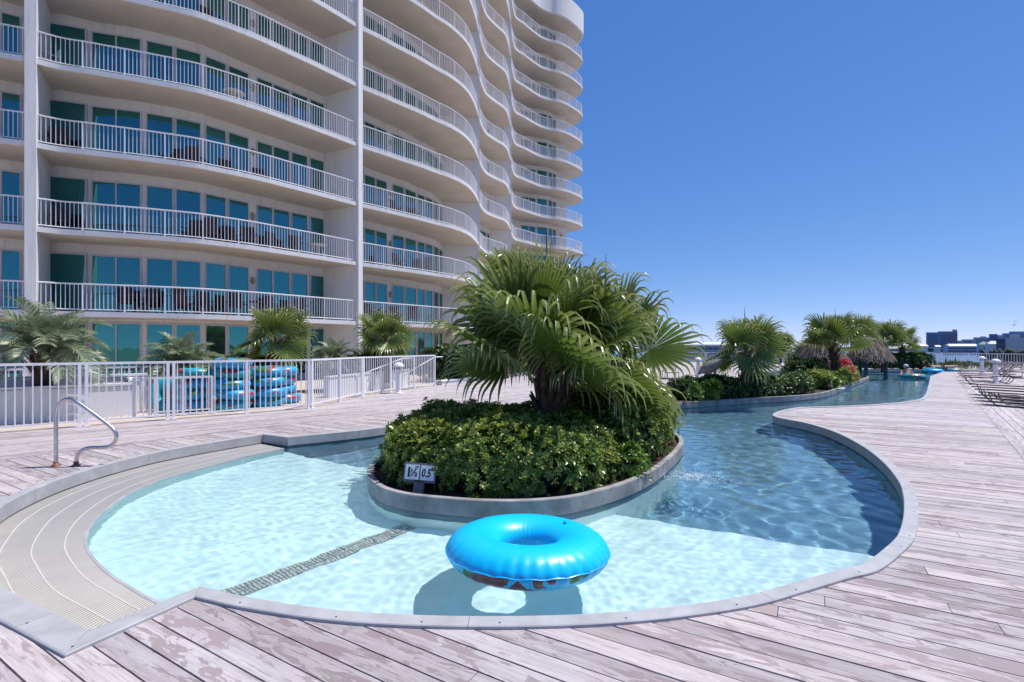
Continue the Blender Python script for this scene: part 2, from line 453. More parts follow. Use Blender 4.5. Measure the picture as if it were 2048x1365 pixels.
# border boards where two plank directions meet
for line in ([(-9.4, 3.3), (-6.95, 6.65), (-4.29, 10.07), (-1.59, 12.8), (2.6, 17.6)], [(2.9, 1.95), (7.35, 7.18), (12.9, 13.8), (19.6, 21.8), (27.6, 31.1)]):
    L_ = resample(line, 3.6)
    for i in range(len(L_)-1):
        a, b = np.array(L_[i]), np.array(L_[i+1]); d = (b-a)/np.linalg.norm(b-a)
        V, F, RN = [], [], []; MBx = MB().bar((*(a+d*.002), -.012), (*(b-d*.002), -.012), .138, .034)
        c = (a+b)/2; ang = math.atan2(d[1], d[0]); A = np.array(MBx.v)-np.array((c[0], c[1], -.029)); ca, sa = math.cos(ang), math.sin(ang)
        me = bpy.data.meshes.new("border_board"); me.from_pydata([(v[0]*ca+v[1]*sa, -v[0]*sa+v[1]*ca, v[2]) for v in A], [], MBx.f); me.update(); add_rnd(me, [((i*37) % 17)/17]*6); me.materials.append(M['deck'])
        o = bpy.data.objects.new("border_board", me); link(o, deck_o); o.rotation_euler = (0, 0, ang); o.location = Vector((c[0], c[1], -.029))-deck_o.location

# ---------------------------------------------------------------- coping: boards capping the pool edge
cop_root = empty("pool_coping", (0, 0, 0)); tag(cop_root, kind="structure")
ring = POOL; n = len(ring)
o_thin, o_wide = offset(ring, .105), offset(ring, .165)
outer = [w if (p[0] < -2.3 and p[1] < 3.25) or math.dist(p, (-2.226, 2.63)) < .02 else q for p, q, w in zip(ring, o_thin, o_wide)]
Ls = [0]
for i in range(n): Ls.append(Ls[-1]+math.dist(ring[i], ring[(i+1) % n]))
corner = []
for i in range(n):
    a, b, c = np.array(ring[i-1]), np.array(ring[i]), np.array(ring[(i+1) % n])
    u, v = (b-a)/np.linalg.norm(b-a), (c-b)/np.linalg.norm(c-b)
    corner.append(abs(math.degrees(math.atan2(u[0]*v[1]-u[1]*v[0], u@v))) > 28)
start = corner.index(True); piece = []; pieces = []; acc = 0
for j in range(n+1):
    i = (start+j) % n
    piece.append(i)
    if len(piece) > 1:
        acc += math.dist(ring[piece[-2]], ring[i])
        if j == n or corner[i] or acc > 1.75 or (acc > 3 and ring[i][1] > 14):
            pieces.append(piece); piece = [i]; acc = 0
screws_m = mesh("screw", *(lambda m: (m.v, m.f))(MB().lathe([(.006, 0), (.006, .0015)], (0, 0, 0), 8)))
screws_m.materials.append(M['dark'])
for pc in pieces:
    V = []; F = []
    P_in = [ring[i] for i in pc]; P_out = [outer[i] for i in pc]; m_ = len(pc)
    def trim(L, e0, e1):
        L = [np.array(p) for p in L]
        d0 = L[1]-L[0]; L[0] = L[0]+d0/np.linalg.norm(d0)*e0; d1 = L[-2]-L[-1]; L[-1] = L[-1]+d1/np.linalg.norm(d1)*e1
        return L
    P_in = trim(P_in, .0015, .0015); P_out = trim(P_out, .0015, .0015)
    for a, b in zip(P_in, P_out):
        V += [(a[0], a[1], -.125), (a[0], a[1], .013), (a[0]*.95+b[0]*.05, a[1]*.95+b[1]*.05, .018), (b[0]*.95+a[0]*.05, b[1]*.95+a[1]*.05, .018), (b[0], b[1], .013), (b[0], b[1], -.03)]
    for k in range(m_-1):
        for q in range(5): F.append((k*6+q, k*6+q+1, k*6+q+7, k*6+q+6))
        F.append((k*6+5, k*6, k*6+6, k*6+11))
    F.append((0, 5, 4, 3, 2, 1)); e = (m_-1)*6; F.append((e, e+1, e+2, e+3, e+4, e+5))
    bm = bmesh.new(); bv = [bm.verts.new(v) for v in V]
    for f in F: bm.faces.new([bv[i] for i in f])
    bmesh.ops.recalc_face_normals(bm, faces=bm.faces)
    me = bpy.data.meshes.new("coping_board"); lo = np.array(V).min(0); hi = np.array(V).max(0); c = Vector(((lo[0]+hi[0])/2, (lo[1]+hi[1])/2, 0))
    bmesh.ops.translate(bm, verts=bm.verts, vec=-c); bm.to_mesh(me); bm.free(); me.materials.append(M['coping'])
    o = bpy.data.objects.new("coping_board", me); link(o, cop_root); o.location = c
    if c.y < 9:
        for q in (0.12, .5, .88):
            k = min(m_-1, int(q*(m_-1)))
            s = bpy.data.objects.new("screw", screws_m); link(s, o)
            w = P_in[k]*.3+P_out[k]*.7; s.location = Vector((w[0], w[1], .0178)) - c

# ---------------------------------------------------------------- basin, islands, water
def plaster(name, c, rough=.6, var=.08, mottle=2.0):
    m, t, b, o = nt(name); v = coords(t)
    f1 = noise(t, v, mottle, 5, .6); 
    lo = tuple(x*(1-var) for x in c); hi = tuple(min(1, x*(1+var)) for x in c)
    t.links.new(ramp(t, f1, [(.3, lo), (.7, hi)]), b.inputs["Base Color"]); b.inputs["Roughness"].default_value = rough
    bump(t, b, noise(t, v, 120, 3), .1, .003)
    return m
M['plaster_white'] = plaster("water_tinted_plaster", (.71, .855, .845))  # white plaster with the water's absorption tint put into its colour
M['plaster_deep'] = plaster("water_tinted_dark_plaster", (.14, .275, .37), var=.2, mottle=.9)  # darker plaster, the deep water's blue also mixed into its colour
m, t, b, o_ = nt("waterline_tile"); v = coords(t, (1, 1, 1))
br = t.nodes.new("ShaderNodeTexBrick"); br.offset = 0; br.inputs["Scale"].default_value = 1; br.inputs["Brick Width"].default_value = .03; br.inputs["Row Height"].default_value = .03; br.inputs["Mortar Size"].default_value = .002
uvn = t.nodes.new("ShaderNodeUVMap"); t.links.new(uvn.outputs[0], br.inputs["Vector"])
br.inputs["Color1"].default_value = (.02, .09, .16, 1); br.inputs["Color2"].default_value = (.05, .13, .17, 1); br.inputs["Mortar"].default_value = (.12, .15, .16, 1)
t.links.new(br.outputs["Color"], b.inputs["Base Color"]); b.inputs["Roughness"].default_value = .25; M['tile'] = m

def ribbon(name, poly, z0, z1, mat, parent=None, flip=False, smooth=False):
    """a closed vertical band with metre UVs"""
    n = len(poly); V = [(p[0], p[1], z0) for p in poly]+[(p[0], p[1], z1) for p in poly]
    F = [((i, (i+1) % n, n+(i+1) % n, n+i)) for i in range(n)]
    if flip: F = [f[::-1] for f in F]
    o = put(name, V, F, mat, parent, smooth)
    uv = o.data.uv_layers.new(name="UVMap"); s = 0; L = []
    for i in range(n): L.append(s); s += math.dist(poly[i], poly[(i+1) % n])
    for fi, p in enumerate(o.data.polygons):
        for li in p.loop_indices:
            vi = o.data.loops[li].vertex_index; base = vi % n
            u = L[base]
            if base == 0 and fi == n-1: u = s
            uv.data[li].uv = (u, z1 if vi >= n else z0)
    return o

basin = empty("pool_basin", (0, 3, -1.2)); tag(basin, kind="structure")
wallpoly = offset(POOL, .03)
ribbon("waterline_tiles", wallpoly, -.30, -.02, M['tile'], basin, flip=True)
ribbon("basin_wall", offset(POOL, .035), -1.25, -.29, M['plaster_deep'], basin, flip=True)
lo = np.array(POOL).min(0)-1; hi = np.array(POOL).max(0)+1
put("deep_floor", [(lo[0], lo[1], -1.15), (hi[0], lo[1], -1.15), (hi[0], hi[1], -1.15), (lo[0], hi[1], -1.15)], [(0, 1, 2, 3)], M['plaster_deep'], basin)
shallow = [(-3.85, 8.36), (-2.0, 7.15), (-1.2, 6.6), (.4, 5.9), (1.1, 5.35), (3.25, 4.2), (3.6, 3.6), (3.0, 2.2), (-6.5, 2.2), (-6.5, 8.5), (-4.6, 8.7)]
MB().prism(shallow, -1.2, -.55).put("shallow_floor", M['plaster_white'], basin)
# slotted drain set in the shallow floor
a_, b_ = np.array((-2.25, 3.45)), np.array((-1.02, 5.02)); dd = (b_-a_)/np.linalg.norm(b_-a_); nn = np.array((-dd[1], dd[0])); LL = np.linalg.norm(b_-a_)
dm = MB(); 
dm.box(((a_+b_)[0]/2, (a_+b_)[1]/2, -.546), (LL, .20, .006), math.atan2(dd[1], dd[0]))
dr = dm.put("floor_drain", plain("drain_channel", (.17, .22, .23), .7), basin)
dm = MB()
for k in range(int(LL/.032)):
    c = a_+dd*(k+.5)*.032
    for q in (-.066, 0, .066): dm.box((c[0]+nn[0]*q, c[1]+nn[1]*q, -.541), (.019, .056, .008), math.atan2(dd[1], dd[0]))
M['grate'] = plain("grate_plastic", (.56, .53, .485), .5, var=.05)
tag(dm.put("drain_slots", M['grate'], dr), kind="stuff")

# overflow grate along the shallow entry: radial slats and three joining ribs
g_in = [(-2.25, 3.2), (-2.46, 3.32), (-2.97, 3.66), (-3.37, 3.99), (-3.65, 4.28), (-3.92, 4.67), (-4.12, 5.08), (-4.33, 5.71), (-4.35, 6.33), (-4.19, 7.0), (-3.99, 7.62), (-3.72, 8.15)]
g_out = [(-2.2, 2.6), (-2.75, 2.87), (-3.22, 3.1), (-3.75, 3.5), (-4.08, 3.76), (-4.45, 4.2), (-4.8, 4.7), (-5.06, 5.35), (-5.16, 6.1), (-5.12, 6.8), (-4.86, 7.6), (-4.30, 8.55)]
gi = spline(g_in, 16); go = spline(g_out, 16)
NS = 250; gi = resample(gi, sum(math.dist(a, b) for a, b in zip(gi, gi[1:]))/NS); go = resample(go, sum(math.dist(a, b) for a, b in zip(go, go[1:]))/NS)
NS = min(len(gi), len(go))
grate = empty("overflow_grate", (-4.2, 5.3, -.2)); tag(grate, kind="structure")
GZ = -.138
MB().prism([*gi[:NS], *go[:NS][::-1]], -.6, GZ-.045).put("ledge", plaster("grate_ledge_plaster", (.42, .56, .57)), grate)
MB().prism([*gi[:NS], *go[:NS][::-1]], GZ-.044, GZ-.034).put("gap_shade_plate", plain("gap_shade_plate", (.05, .055, .06), .8), grate)  # dark plate, the shade between the slats put into its colour
sl = MB()
for k in range(NS-1):
    i0, i1, o0, o1 = (np.array(p) for p in (gi[k], gi[k+1], go[k], go[k+1]))
    for (ta, tb) in ((0.0, 1.0),):
        A = i0*(1-ta)+o0*ta; B = i0*(1-tb)+o0*tb; A2 = A+(i1-i0)*.52; B2 = B+(o1-o0)*.52
        vs = [(*A, GZ-.02), (*A2, GZ-.02), (*B2, GZ-.02), (*B, GZ-.02), (*A, GZ), (*A2, GZ), (*B2, GZ), (*B, GZ)]
        sl.add(vs, [(3,2,1,0),(4,5,6,7),(0,1,5,4),(1,2,6,5),(2,3,7,6),(3,0,4,7)])
tag(sl.put("slats", M['grate'], grate), kind="stuff")
for q in (.2, .5, .78):
    rb = MB(); path = [tuple(np.array(a)*(1-q)+np.array(b)*q) for a, b in zip(gi, go)]
    for a, b in zip(path, path[1:]): rb.bar((*a, GZ-.006), (*b, GZ-.006), .009, .014)
    rb.put("rib", M['grate'], grate)
rb = MB()
for a, b in zip(gi, gi[1:]): rb.bar((*a, GZ-.008), (*b, GZ-.008), .022, .02)
rb.put("edge_strip", M['coping'], grate)

def island(name, poly, soil_z, label):
    root = empty(name, (sum(p[0] for p in poly)/len(poly), sum(p[1] for p in poly)/len(poly), -1.15)); tag(root, label, "planter", kind=None)
    inner = offset(poly, -.07); n = len(poly); V = []
    for a, b in zip(poly, inner):
        a = np.array(a); b = np.array(b)
        V += [(a[0], a[1], -.125), (a[0], a[1], .02), (*(a*.93+b*.07), .028), (*(b*.93+a*.07), .028), (b[0], b[1], .02), (b[0], b[1], -.2)]
    F = []
    for k in range(n):
        j = (k+1) % n
        for q in range(5): F.append((k*6+q, j*6+q, j*6+q+1, k*6+q+1))
        F.append((k*6, k*6+5, j*6+5, j*6))
    put("rim", V, F, M['concrete'], root)
    ribbon("waterline_tiles", offset(poly, -.012), -.30, -.11, M['tile'], root)
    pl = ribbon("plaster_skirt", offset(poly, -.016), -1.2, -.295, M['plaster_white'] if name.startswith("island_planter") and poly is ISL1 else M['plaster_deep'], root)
    so = MB().prism(offset(poly, -.05), -.4, soil_z); so.put("soil", M['mulch'], root)
    return root
isl1 = island("island_planter", ISL1, -.04, "long curved concrete island planter holding the big hedge and fan palms, nearest the camera")
isl2 = island("island_planter", ISL2, -.04, "long concrete island planter with palms and red flowers, further up the river")

# water surface: real ripples in the mesh
def wave(X, Y, near):
    calm = 1-.9/(1+np.exp(-((Y-4.6)+.52*(X-1.9))*2.2))
    """height of the ripples in metres"""
    h = np.zeros_like(X); rr = np.random.default_rng(3)
    for k in range(46):
        lam = math.exp(rr.uniform(math.log(.075), math.log(.65))); th = rr.normal(-.45, .95) if lam > .16 else rr.uniform(0, 6.28)
        amp = .0040*lam**1.05*rr.uniform(.5, 1.3)
        kx, ky = math.cos(th)*2*math.pi/lam, math.sin(th)*2*math.pi/lam
        ph = kx*X+ky*Y+rr.uniform(0, 6.28)
        env = .55+.45*np.sin(X*rr.uniform(.5, 1.7)+Y*rr.uniform(.4, 1.5)+rr.uniform(0, 6.28))
        if lam < .2: env = env*(.3+.7*calm)
        h += amp*env*np.sin(ph + .6*np.sin(1.7*X+2.1*Y+k))
    if near:
        for k in range(22):                                  # fine cross-chop
            lam = rr.uniform(.075, .15); th = rr.uniform(0, 6.28); kx, ky = math.cos(th)*2*math.pi/lam, math.sin(th)*2*math.pi/lam
            env = np.clip(.35+.65*np.sin(X*rr.uniform(.8, 2.6)+rr.uniform(0, 6.28))*np.sin(Y*rr.uniform(.8, 2.6)+rr.uniform(0, 6.28)), 0, 1)
            h += .00040*calm*env*np.sin(kx*X+ky*Y+rr.uniform(0, 6.28)+.8*np.sin(2.3*X-1.9*Y+k))
    return h
def ripple_at(X, Y, c, a, lam, rad):
    d = np.hypot(X-c[0], Y-c[1]); return a*np.exp(-(d/rad)**2)*np.cos(2*math.pi*d/lam)
JET = (2.3, 6.35); TUBE_C = (.115, 3.72)
clipw = offset(POOL, .06)
def water_patch(x0, x1, y0, y1, st, near):
    xs = np.arange(x0, x1+st/2, st); ys = np.arange(y0, y1+st/2, st)
    X, Y = np.meshgrid(xs, ys); Z = wave(X, Y, near)
    if near:
        r2 = np.random.default_rng(5)
        for k in range(26):
            c = (JET[0]+r2.normal(0, .22), JET[1]+r2.normal(0, .22)); Z += ripple_at(X, Y, c, .0014*r2.uniform(.5, 1.4), r2.uniform(.07, .16), r2.uniform(.12, .26))
        Z += .0006*np.exp(-(np.hypot(X-JET[0], Y-JET[1])/.25)**2)
        d = np.hypot(X-TUBE_C[0], Y-TUBE_C[1]); Z += .0009*np.exp(-((d-.62)/.35)**2)*np.cos(2*math.pi*d/.085)
        # livelier water in the river than in the entry pool
    river = 1/(1+np.exp(-((Y-4.6)+.52*(X-1.9))*2.2)); river = np.maximum(river, 1/(1+np.exp(-((Y-7.4)+.65*(X+2.6))*3))); Z *= (.43+.38*river)
    cx, cy = (X[:-1, :-1]+X[1:, 1:])/2, (Y[:-1, :-1]+Y[1:, 1:])/2
    keep = inside(clipw, cx.ravel(), cy.ravel())
    ii = np.arange(X.size).reshape(X.shape)
    Fq = np.stack([ii[:-1, :-1], ii[:-1, 1:], ii[1:, 1:], ii[1:, :-1]], -1).reshape(-1, 4)[keep]
    used = np.unique(Fq); remap = -np.ones(X.size, int); remap[used] = np.arange(len(used))
    V = np.stack([X.ravel(), Y.ravel(), Z.ravel()+WATER_Z], -1)[used]
    return V, remap[Fq]
V1, F1 = water_patch(-6.0, 6.6, 2.2, 9.6, .022, True)
V2, F2 = water_patch(-6.0, 46.0, 9.6, 34.4, .08, False)
m, t, b, out = nt("pool_water")
t.nodes.remove(b)
gl = t.nodes.new("ShaderNodeBsdfGlass"); gl.inputs["IOR"].default_value = 1.333; gl.inputs["Roughness"].default_value = 0.0
gl.inputs["Color"].default_value = (.90, .97, .985, 1)
bw = t.nodes.new("ShaderNodeBump"); bw.inputs["Strength"].default_value = .22; bw.inputs["Distance"].default_value = .012
t.links.new(noise(t, coords(t, (1, .75, 1)), 9.0, 4, .6, .4), bw.inputs["Height"]); t.links.new(bw.outputs[0], gl.inputs["Normal"])
t.links.new(gl.outputs[0], out.inputs["Surface"]); M['water'] = m
water = put("water", np.vstack([V1, V2]), np.vstack([F1, F2+len(V1)]), M['water'], smooth=True, origin=(0, 0, WATER_Z)); tag(water, kind="structure")
water.cycles.is_caustics_caster = True
fo = MB(); rf = random.Random(4)
M['foam'] = plain("water_foam", (.80, .84, .86), .4)
for k in range(420):
    a, d_ = rf.uniform(0, 6.28), abs(rf.gauss(0, .22))+.02; x, y = JET[0]+d_*1.35*math.cos(a), JET[1]+d_*math.sin(a); r_ = rf.uniform(.002, .0075)*(1.4-d_); z = WATER_Z+.012+max(0, rf.gauss(.012, .012))*math.exp(-d_*3)
    fo.add([(x+r_, y, z), (x, y+r_*1.6, z), (x-r_, y, z), (x, y-r_*1.6, z), (x, y, z+r_), (x, y, z-r_)], [(0, 1, 4), (1, 2, 4), (2, 3, 4), (3, 0, 4), (1, 0, 5), (2, 1, 5), (3, 2, 5), (0, 3, 5)])
tag(fo.put("splash", M['foam'], None), kind="stuff")
for o in list(basin.children_recursive)+list(isl1.children)+list(isl2.children)+list(grate.children): o.cycles.is_caustics_receiver = True
# ---------------------------------------------------------------- apartment building: curved bays, fins, slabs, railings, windows
FH = 2.9; SLAB = .17; NFL = 11
H0 = EYE + 1.29                                     # top of the lowest balcony slab
F1p, F2p, F3p, F4p = (-16.55, 17.2), (-7.47, 24.5), (-2.28, 34.0), (-.13, 41.8)
B1p, B2p, B3p, B4p = (-17.7, 19.0), (-9.45, 25.4), (-4.70, 33.75), (-1.84, 41.6)
EDGE = [
 [(-31.0, 10.6), (-28.0, 11.3), (-24.5, 12.6), (-21.5, 14.3), (-19.0, 15.9), (-17.6, 16.75), F1p],
 [F1p, (-16.0, 17.62), (-15.24, 17.9), (-14.6, 18.16), (-13.94, 18.42), (-13.24, 18.72), (-12.2, 19.2), (-11.68, 19.6), (-11.0, 20.18), (-10.33, 20.85), (-9.68, 21.65), (-8.9, 22.6), (-8.1, 23.65), F2p],
 [F2p] + [G(720+x/6.203, 40+y/6.203, EYE+15.62) for x, y in ((250,240), (500,375), (750,505), (950,625), (1100,705), (1220,790), (1300,860), (1360,935), (1410,1030), (1455,1150))] + [F3p],
 [F3p, (-2.1, 35.6), (-1.92, 36.5), (-1.6, 37.2), (-1.03, 38.1), (-.6, 38.75), (-.36, 39.7), (-.2, 41.0), F4p],
 [F4p, (-.05, 43.2), (.08, 44.4), (.23, 45.3), (.49, 45.9), (1.15, 46.6), (1.7, 47.3), (2.28, 48.0), (2.72, 48.5), (3.18, 48.85), (3.81, 49.2), (4.43, 49.4), (4.97, 49.7), (5.6, 50.2), (6.26, 50.9), (6.9, 51.7), (7.34, 52.4), (7.46, 52.9), (7.40, 53.5), (7.1, 54.2), (6.6, 54.9), (5.9, 55.5), (4.6, 56.2)],
]
WALL = [
 [(-31.0, 13.0), (-26.0, 14.2), (-21.5, 16.6), (-17.75, 18.95)],
 [B1p, (-17.14, 19.06), (-16.4, 19.45), (-14.8, 19.97), (-13.2, 20.85), (-12.6, 21.5), (-11.84, 22.45), (-10.68, 23.9), B2p],
 [(-9.4, 25.5), (-8.03, 27.1), (-7.13, 28.4), (-6.36, 29.4), (-5.79, 30.5), (-5.04, 31.9), (-4.72, 33.6)],
 [(-4.7, 33.95), (-3.8, 37.0), (-2.49, 40.1), (-1.84, 41.5)],
 [(-1.84, 41.8), (-1.2, 45.5), (.18, 49.5), (.93, 50.3), (2.33, 50.9), (3.62, 51.4), (4.55, 52.3), (5.67, 52.5), (5.4, 56.5), (4.6, 60.0)],
]
# windows of each bay as (left, right) photo columns on the wall line, 'd' a sliding door pair, plus the wall lamps
WIN = [
 [(-60, -8), (5, 40)],
 [(100, 173), (186, 232), (234.5, 281), (295, 345), (353, 400), (411.5, 450), (457.5, 495), (514.5, 543), (547, 577), (583.5, 613), (620.5, 651)],
 [(729, 748), (752, 772), (785, 805.6), (810, 830), (835, 847.5), (851, 863), (867, 875), (878, 883.3)],
 [(950, 956.5), (960, 971), (974, 977.5), (979, 982)],
 [(1043, 1055.7), (1058, 1070), (1074.6, 1093), (1097, 1102.7), (1105.4, 1111)],
]
LAMP = [None, 505, 780, None, 1122.5]
bld = empty("apartment_building", (-6, 32, -.13)); tag(bld, "tall white apartment building with curved stacked balconies and tinted blue windows", "building")

def along(poly):
    L = [0]
    for a, b in zip(poly, poly[1:]): L.append(L[-1]+math.dist(a, b))
    return L
def ray_hit(poly, px):
    """arc length on the wall polyline where the sight line through column px meets it"""
    k = (px-1024)/1000.0; L = along(poly)
    for i in range(len(poly)-1):
        (x1, y1), (x2, y2) = poly[i], poly[i+1]
        f1, f2 = x1-k*y1, x2-k*y2
        if f1 == f2 or f1*f2 > 0: continue
        t = f1/(f1-f2); return L[i]+t*(L[i+1]-L[i])
    return None
def at_len(poly, s):
    L = along(poly); s = min(max(s, 0), L[-1])
    for i in range(len(poly)-1):
        if s <= L[i+1] or i == len(poly)-2:
            t = (s-L[i])/(L[i+1]-L[i]); a, b = np.array(poly[i]), np.array(poly[i+1]); d = (b-a)/np.linalg.norm(b-a)
            return a+(b-a)*t, d
EDGE_S = [spline(e, 5) for e in EDGE]; WALL_S = [spline(w, 5) if i < 4 else spline(w[:8], 5)+w[8:] for i, w in enumerate(WALL)]

def glass_mat(name, tint, refl, body):
    m, t, b, out = nt(name); v = coords(t)
    oi = t.nodes.new("ShaderNodeObjectInfo")
    body2 = tuple(x*.35 for x in body)
    c = ramp(t, oi.outputs["Random"], [(.3, tuple(x*.12 for x in body)), (.5, body2), (.72, body), (.8, (.035, .095, .072))])
    # hanging blinds seen dimly behind the tinted glass
    wv = t.nodes.new("ShaderNodeTexWave"); wv.inputs["Scale"].default_value = 5.5; wv.inputs["Distortion"].default_value = .6
    t.links.new(v, wv.inputs["Vector"])
    c = mix(t, .35, c, mix(t, wv.outputs["Fac"], body2, body))
    t.links.new(c, b.inputs["Base Color"]); b.inputs["Roughness"].default_value = .35
    gl = t.nodes.new("ShaderNodeBsdfGlossy"); gl.inputs["Color"].default_value = (*tint, 1); gl.inputs["Roughness"].default_value = .015
    bp = t.nodes.new("ShaderNodeBump"); bp.inputs["Strength"].default_value = .04; bp.inputs["Distance"].default_value = .05
    t.links.new(noise(t, v, 1.3, 2), bp.inputs["Height"]); t.links.new(bp.outputs[0], gl.inputs["Normal"])
    mx = t.nodes.new("ShaderNodeMixShader"); mx.inputs[0].default_value = refl
    t.links.new(b.outputs[0], mx.inputs[1]); t.links.new(gl.outputs[0], mx.inputs[2]); t.links.new(mx.outputs[0], out.inputs["Surface"])
    return m
M['glass'] = glass_mat("tinted_window_glass", (.075, .43, .45), .45, (.008, .05, .033))

def slab_mesh(e, w, z0, z1):
    return MB().prism(list(e)+list(w)[::-1], z0, z1)
def inst(name, me, parent, loc):
    o = bpy.data.objects.new(name, me); link(o, parent); o.location = loc; return o
zero = -bld.location
def lift(k): return Vector((zero.x, zero.y, zero.z + H0 + FH*k))

rail_m = []; pick_m = []; slab_me = []
for bi, (e, w) in enumerate(zip(EDGE_S, WALL_S)):
    sm = slab_mesh(e, w if bi < 4 else w, -SLAB, 0); me = mesh("floor_slab", sm.v, sm.f); me.materials.append(M['soffit']); slab_me.append(me)
    # railing set in 6 cm from the slab edge
    e2 = resample(e, .125); n = len(e2); ins = []
    for i, p in enumerate(e2):
        a, b = np.array(e2[max(0, i-1)]), np.array(e2[min(n-1, i+1)]); d = (b-a)/np.linalg.norm(b-a); ins.append((p[0]-d[1]*.07, p[1]+d[0]*.07))
    if bi == 4: ins = ins[:]
    rm = MB(); pm = MB()
    rm.tube([(*p, 1.0) for p in ins[1:-1:2]], .028, 6)
    pm.tube([(*p, .09) for p in ins[1:-1:2]], .016, 4)
    for i, p in enumerate(ins[1:-1]):
        big = i % 10 == 0
        if big: pm.box((p[0], p[1], .5), (.045, .045, 1.0), .6)
        else: pm.box((p[0], p[1], .545), (.02, .02, .89), .6)
    a = mesh("railing", rm.v, rm.f); a.materials.append(M['white_paint']); rail_m.append(a)
    a = mesh("pickets", pm.v, pm.f); a.materials.append(M['white_paint']); pick_m.append(a)
# white edge band of each slab is part of the slab; fascia carries the stucco
fas_me = []
for bi, e in enumerate(EDGE_S):
    V = []; F = []; n = len(e)
    for i, p in enumerate(e):
        a, b = np.array(e[max(0, i-1)]), np.array(e[min(n-1, i+1)]); d = (b-a)/np.linalg.norm(b-a); o_ = np.array((d[1], -d[0]))
        q = np.array(p)+o_*.02; r_ = np.array(p)-o_*.05
        V += [(*r_, -SLAB-.004), (*q, -SLAB-.004), (*q, .008), (*r_, .008)]
    for i in range(n-1):
        for k in range(3): F.append((i*4+k, i*4+k+1, i*4+k+5, i*4+k+4))
    F = [f[::-1] for f in F]
    a = mesh("slab_edge", V, F); a.materials.append(M['stucco']); fas_me.append(a)
floors_of = [range(0, 6), range(0, 7), range(0, 9), range(0, 11), range(0, 11)]
for bi in range(5):
    for k in range(0, NFL+1):
        s = inst("floor_slab", slab_me[bi], bld, lift(k)); inst("slab_edge", fas_me[bi], s, (0, 0, 0))
        if k in floors_of[bi]:
            r_ = inst("railing", rail_m[bi], bld, lift(k)); pk = inst("pickets", pick_m[bi], r_, (0, 0, 0)); tag(pk, kind="stuff")
# roof parapet
for bi, e in enumerate(EDGE_S):
    V = []; n = len(e); F = []
    for i, p in enumerate(e):
        a, b = np.array(e[max(0, i-1)]), np.array(e[min(n-1, i+1)]); d = (b-a)/np.linalg.norm(b-a); o_ = np.array((d[1], -d[0]))
        q = np.array(p)+o_*.10; r_ = np.array(p)-o_*.15; z = H0+FH*NFL
        V += [(*r_, z-.25), (*q, z-.25), (*q, z+1.95), (*r_, z+1.95)]
    for i in range(n-1):
        for k in range(4): F.append(((i*4+k), (i*4+(k+1) % 4), (i*4+(k+1) % 4+4), (i*4+k+4))[::-1])
    put("roof_parapet", V, F, M['stucco'], bld)
# fins between the bays: stepped-back block walls with a lit front edge
for (f, b_) in ((F1p, B1p), (F2p, B2p), (F3p, B3p), (F4p, B4p)):
    a, c = np.array(f), np.array(b_); d = (c-a)/np.linalg.norm(c-a); n_ = np.array((-d[1], d[0])); th = .15 if f in (F1p, F2p) else .11
    poly = [tuple(a-d*.07-n_*th), tuple(a-d*.07+n_*th), tuple(c+d*6+n_*th), tuple(c+d*6-n_*th)]
    MB().prism(poly, -.13, H0+FH*NFL-.1).put("dividing_fin", M['stucco'], bld)
# back walls
for bi, w in enumerate(WALL_S):
    V = []; n = len(w); z0, z1 = -.13, H0+FH*NFL
    for p in w: V += [(*p, z0), (*p, z1)]
    put("wall", V, [(i*2, i*2+2, i*2+3, i*2+1) for i in range(n-1)], M['stucco'], bld)
